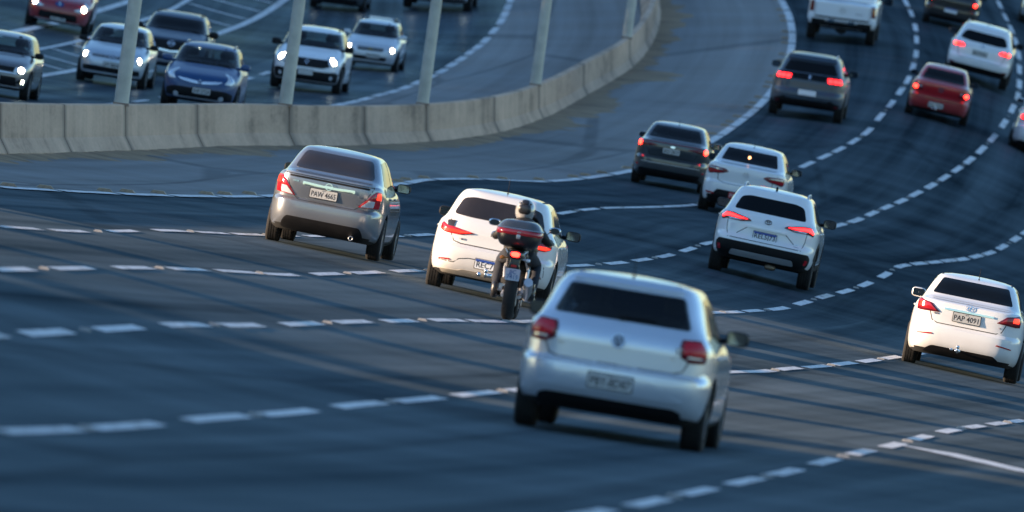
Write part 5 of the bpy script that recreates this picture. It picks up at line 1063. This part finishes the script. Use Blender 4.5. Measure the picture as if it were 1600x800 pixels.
bp('windshield',move(lump(.17,.015,.17,.7,16,8),(0,1.22,1.20),Matrix.Rotation(.45,3,'X')),M['dark_glass'])
bp('front_fork',join(tube([(-.10,1.40,.30),(-.10,1.20,.98)],.026),tube([(.10,1.40,.30),(.10,1.20,.98)],.026)),M['satin'])
hbar=bp('handlebar',tube([(-.40,.92,1.03),(-.26,1.00,1.05),(-.08,1.10,1.00),(.08,1.10,1.00),(.26,1.00,1.05),(.40,.92,1.03)],.013,10),M['satin'])
for sg in (-1,1):
    bp('grip',tube([(sg*.27,1.0,1.05),(sg*.40,.92,1.03)],.019,10),MB_,hbar); bp('lever',tube([(sg*.25,1.05,1.04),(sg*.36,1.05,1.02),(sg*.42,1.0,1.01)],.007,6),M['satin'],hbar)
    mr=bp('rear_view_mirror',join(tube([(sg*.25,1.01,1.06),(sg*.31,1.02,1.16),(sg*.36,1.0,1.19)],.007,6),move(lump(.075,.02,.045,.7,16,8),(sg*.39,.99,1.20))),M['chrome'])
    bp('mirror_glass',([(sg*.39+.062*math.cos(a),.967,1.20+.036*math.sin(a)) for a in np.linspace(0,2*math.pi,17)[:-1]],[tuple(range(16))]),M['mirror'],mr,smooth=False)
    bp('turn_signal',join(tube([(sg*.06,-.22,.80),(sg*.15,-.23,.79)],.010,6),move(lump(.030,.028,.026,.8,14,8),(sg*.165,-.235,.79))),M['amber'] if sg<0 else M['clear'])
    bp('footpeg',join(tube([(sg*.14,.48,.37),(sg*.28,.46,.36)],.013,8),boxvf(.04,.012,.05,(sg*.15,.50,.40))),M['satin'])
    bp('case_bracket',tube([(sg*.12,.20,.84),(sg*.14,-.10,.905),(sg*.10,-.24,.86)],.010,6),M['satin'])
bp('tail_fairing',join(move(lump(.115,.20,.06,.6,18,8),(0,-.12,.84)),move(lump(.07,.05,.11,.5,14,8),(0,-.22,.74))),MB_)
tlm=bp('tail_light',move(lump(.075,.035,.05,.6,18,8),(0,-.30,.845)),M['red']); bp('lit_lens',move(lump(.055,.02,.032,.7,16,8),(0,-.33,.848)),M['glow'],tlm)
bp('reflector',boxvf(.035,.006,.014,(0,-.275,.70)),M['red'],smooth=False)
bp('rear_mudguard',join(move(lump(.075,.03,.16,.5,14,8),(0,-.22,.60),Matrix.Rotation(.25,3,'X'))),MB_)
mp=new_obj('licence_plate',rplate(.185,.155),simple('bike plate',(.33,.40,.46),.5),bike); mp.matrix_local=Matrix.Translation((0,-.285,.59))@Matrix.Rotation(math.radians(90-14),4,'X')
for s_,zz in (('JJC',.032),('7415',-.032)):
    t=textmesh(s_,.075,bold=.0012); o=new_obj('lettering',t,simple('plate blue ink',(.03,.10,.22),.5),mp); o.location=(0,zz,.0045)
TC=[(-.17,.90,.17,.90,.25,.90),(-.24,.925,.24,.925,.28,.925),(-.275,1.0,.285,1.0,.30,1.0),(-.285,1.065,.30,1.065,.30,1.065)]
BD=[(-.29,1.065,.305,1.065,.302,1.065),(-.295,1.095,.31,1.095,.304,1.095),(-.288,1.135,.303,1.135,.30,1.135)]
LD_=[(-.289,1.136,.304,1.136,.301,1.136),(-.282,1.155,.295,1.155,.296,1.155),(-.25,1.20,.265,1.20,.27,1.20),(-.18,1.245,.20,1.245,.20,1.245),(-.10,1.255,.12,1.255,.12,1.255)]
case=new_obj('top_case',None,None,bike); case.scale=(.96,1,1); case.location=(0,0,.03)
for nm,tb,mt in (('lower_shell',TC,MB_),('red_lens_band',BD,MR_),('lid',LD_,MG_)):
    v,f=ring_surface(tb,3.4,3.4,sub=3,flat_top=True); me=mesh(nm,v,f); smooth_mesh(me,40); new_obj(nm,me,mt,case)
v,f=ring_surface([(-.293,1.132,.308,1.132,.30,1.132),(-.296,1.14,.311,1.14,.302,1.14),(-.289,1.150,.303,1.150,.30,1.150)],3.4,3.4,sub=2,flat_top=True); me=mesh('trim',v,f); smooth_mesh(me,40); new_obj('silver_trim',me,MS_,case)
t=textmesh('GIVI',.03,.002); o=new_obj('lettering',t,M['satin'],case); o.matrix_local=Matrix.Translation((0,-.300,1.10))@Matrix.Rotation(math.pi/2,4,'X')
new_obj('latch',mesh('latch',*move(lump(.03,.012,.03,.6,12,6),(0,-.292,1.045))),MS_,case)
# the rider
def skinned(name,nodes,edges,mat,parent=None,sub=2):
    me=bpy.data.meshes.new(name); me.from_pydata([n[0] for n in nodes],edges,[]); o=bpy.data.objects.new(name,me); bench.collection.objects.link(o)
    sk=o.modifiers.new('s','SKIN'); sk.use_smooth_shade=True; sb=o.modifiers.new('d','SUBSURF'); sb.levels=sub; sb.render_levels=sub
    for i,n in enumerate(nodes):
        r=n[1]; o.data.skin_vertices[0].data[i].radius=(r,r) if not isinstance(r,tuple) else r
    o.data.skin_vertices[0].data[0].use_root=True
    dg=bench_dg(); m2=bpy.data.meshes.new_from_object(o.evaluated_get(dg)); bpy.data.objects.remove(o)
    m2.polygons.foreach_set('use_smooth',[True]*len(m2.polygons)); return new_obj(name,m2,mat,parent)
rider=new_obj('person',None)
N=[((0,.40,.93),(.185,.15)),((0,.44,1.06),(.19,.15)),((0,.56,1.14),(.22,.155)),((0,.70,1.215),(.17,.12)),((0,.78,1.29),(.065,.065)),((0,.82,1.36),(.06,.06)),
 ((-.17,.68,1.195),.086),((-.29,.70,1.08),.066),((-.345,.78,1.02),.052),((-.36,.90,1.06),.040),
 ((.17,.68,1.195),.086),((.29,.70,1.08),.066),((.345,.78,1.02),.052),((.36,.90,1.06),.040)]
Ed=[(0,1),(1,2),(2,3),(3,4),(4,5),(3,6),(6,7),(7,8),(8,9),(3,10),(10,11),(11,12),(12,13)]
N+= [((-.11,.44,.86),.105),((-.22,.86,.74),.085),((-.24,.62,.50),.062),((-.235,.50,.36),.050),((-.24,.62,.31),.044),((-.24,.70,.30),.036),
     ((.11,.44,.86),.105),((.22,.86,.74),.085),((.24,.62,.50),.062),((.235,.50,.36),.050),((.24,.62,.31),.044),((.24,.70,.30),.036)]
Ed+=[(0,14),(14,15),(15,16),(16,17),(17,18),(18,19),(0,20),(20,21),(21,22),(22,23),(23,24),(24,25)]
bod=skinned('body',N,Ed,LEA,rider)
# trousers below the waist are a second material on the same continuous body
bod.data.materials.append(JEAN)
for p in bod.data.polygons:
    if p.center.z<.90 and not (abs(p.center.x)>.29 and p.center.z>.78): p.material_index=1
bp('jacket_hem',move(lathe([(-.03,.172),(.0,.180),(.03,.172)],28),(0,.41,.93),Matrix.Rotation(math.pi/2,3,'Y')@Matrix.Diagonal((1,.78,1)).to_3x3() if False else Matrix.Rotation(math.pi/2,3,'Y')),LEA,rider)
for sg in (-1,1):
    hd=[move(lump(.028,.045,.038,.8,14,8),(sg*.345,.925,1.045))]
    for k in range(4):
        x=sg*(.315+.022*k); y0=.965-.013*k; hd.append(tube([(x,y0,1.06),(x,y0+.035,1.055),(x,y0+.045,1.03),(x,y0+.02,1.012),(x,y0-.005,1.015)],[.0105,.0105,.010,.009,.008][:5],8))
    hd.append(tube([(sg*.325,.925,1.03),(sg*.305,.955,1.022),(sg*.30,.985,1.03)],[.013,.012,.010],8))
    bp('glove',join(*hd),LEA,rider)
    bp('boot',join(move(lump(.048,.062,.10,.8,14,8),(sg*.237,.50,.37)),move(lump(.048,.13,.042,.75,16,8),(sg*.24,.60,.295))),MB_,rider)
hv,hf=lump(.125,.150,.150,.92,28,20); hel=bp('helmet',move((hv,hf),(-.02,.80,1.40)),HELM,rider)
bp('visor',move(lump(.112,.06,.055,.75,20,10),(-.02,.91,1.405)),M['dark_glass'],hel)
bp('helmet_vent',join(move(lump(.05,.05,.02,.7,14,8),(-.02,.70,1.51),Matrix.Rotation(.6,3,'X')),*[move(lump(.012,.05,.012,.7,10,6),(-.02+sg*.07,.72,1.495)) for sg in (-1,1)]),MB_,hel)
bp('rear_panel',move(lump(.085,.03,.07,.8,16,8),(-.02,.672,1.42)),MB_,hel)
bp('neck_roll',move(lathe([(-.02,.095),(0,.108),(.02,.095)],24),(-.02,.79,1.28),Matrix.Rotation(math.pi/2,3,'Y')),MB_,hel)
X,D=at(792,497); az=X/D+.05; r_,f_,n_=ground_frame(X,D,az); p=Vector(wld(X,D,-.03)); up=(Vector((0,0,1))*.75+n_*.25).normalized(); r_=f_.cross(up).normalized(); up=r_.cross(f_)
mm=Matrix(((r_.x,f_.x,up.x,p.x),(r_.y,f_.y,up.y,p.y),(r_.z,f_.z,up.z,p.z),(0,0,0,1)))@Matrix.Scale(.985,4)
bike.matrix_world=mm; rider.matrix_world=mm.copy()
tag(bike,'motorcycle with a red-banded top case and lit tail light','motorcycle'); tag(rider,'person in black jacket and pale helmet riding the motorcycle','person')
# ------------------------------------------------------------------ belt of trees added out of view, its gaps set to shade the road in bands
def belt():
    V=[];F=[]; 
    sy=math.cos(SUN_AZ)/math.sin(SUN_AZ)
    y=-60.0; spots=[]
    while y<560:
        D0=y+75*abs(sy)
        lit=(117<D0<198); leak=(252<D0<255)
        if lit: y+=4
        elif leak: y+=6
        else: spots.append((y,random.uniform(3.6,4.8),random.uniform(19,25))); y+=random.uniform(3.4,4.6)
    for d0,r in ((122,1.5),(135,.8),(147,1.3),(159,.6),(191,1.0)): spots.append((d0-75*abs(sy),r,random.uniform(15,20)))  # narrow crowns placed to throw single stripes of shade
    for y,r,h in spots:
        x=-78+random.uniform(-5,5); X0=x; z0=float(wld(np.array([x]),np.array([max(y,20.)]))[0][2])-1.0
        n=int(260*r*r*.5)+300; u=rng.normal(0,1,(n,3)); u/=np.linalg.norm(u,axis=1)[:,None]; rad=rng.random(n)**.4
        hh=(h-1.2)/2; P=np.stack([x+u[:,0]*rad*r,y+u[:,1]*rad*r,z0+1.2+hh+u[:,2]*rad*hh],-1)
        a=rng.normal(0,1,(n,3));a/=np.linalg.norm(a,axis=1)[:,None]; b=np.cross(a,rng.normal(0,1,(n,3))); b/=np.linalg.norm(b,axis=1)[:,None]; sz=rng.uniform(.28,.55,n)[:,None]
        q=np.stack([P-a*sz-b*sz*.6,P+a*sz-b*sz*.6,P+a*sz+b*sz*.6,P-a*sz+b*sz*.6],1).reshape(-1,3); b0=len(V)
        V+=q.tolist(); F+=(np.arange(4*n).reshape(-1,4)+b0).tolist()
        tv,tf=tube([(x,y,z0-.5),(x,y,z0+h*.5),(x+.3,y,z0+h*.8)],[.22,.16,.06],7); b0=len(V); V+=tv; F+=[tuple(i+b0 for i in f) for f in tf]
    o=new_obj('shade_tree_belt',mesh('shade_tree_belt',V,F),M['leaf']); tag(o,'unseen belt of leafy trees added to shade the road','trees',kind='stuff')
belt()

bpy.data.scenes.remove(bench)
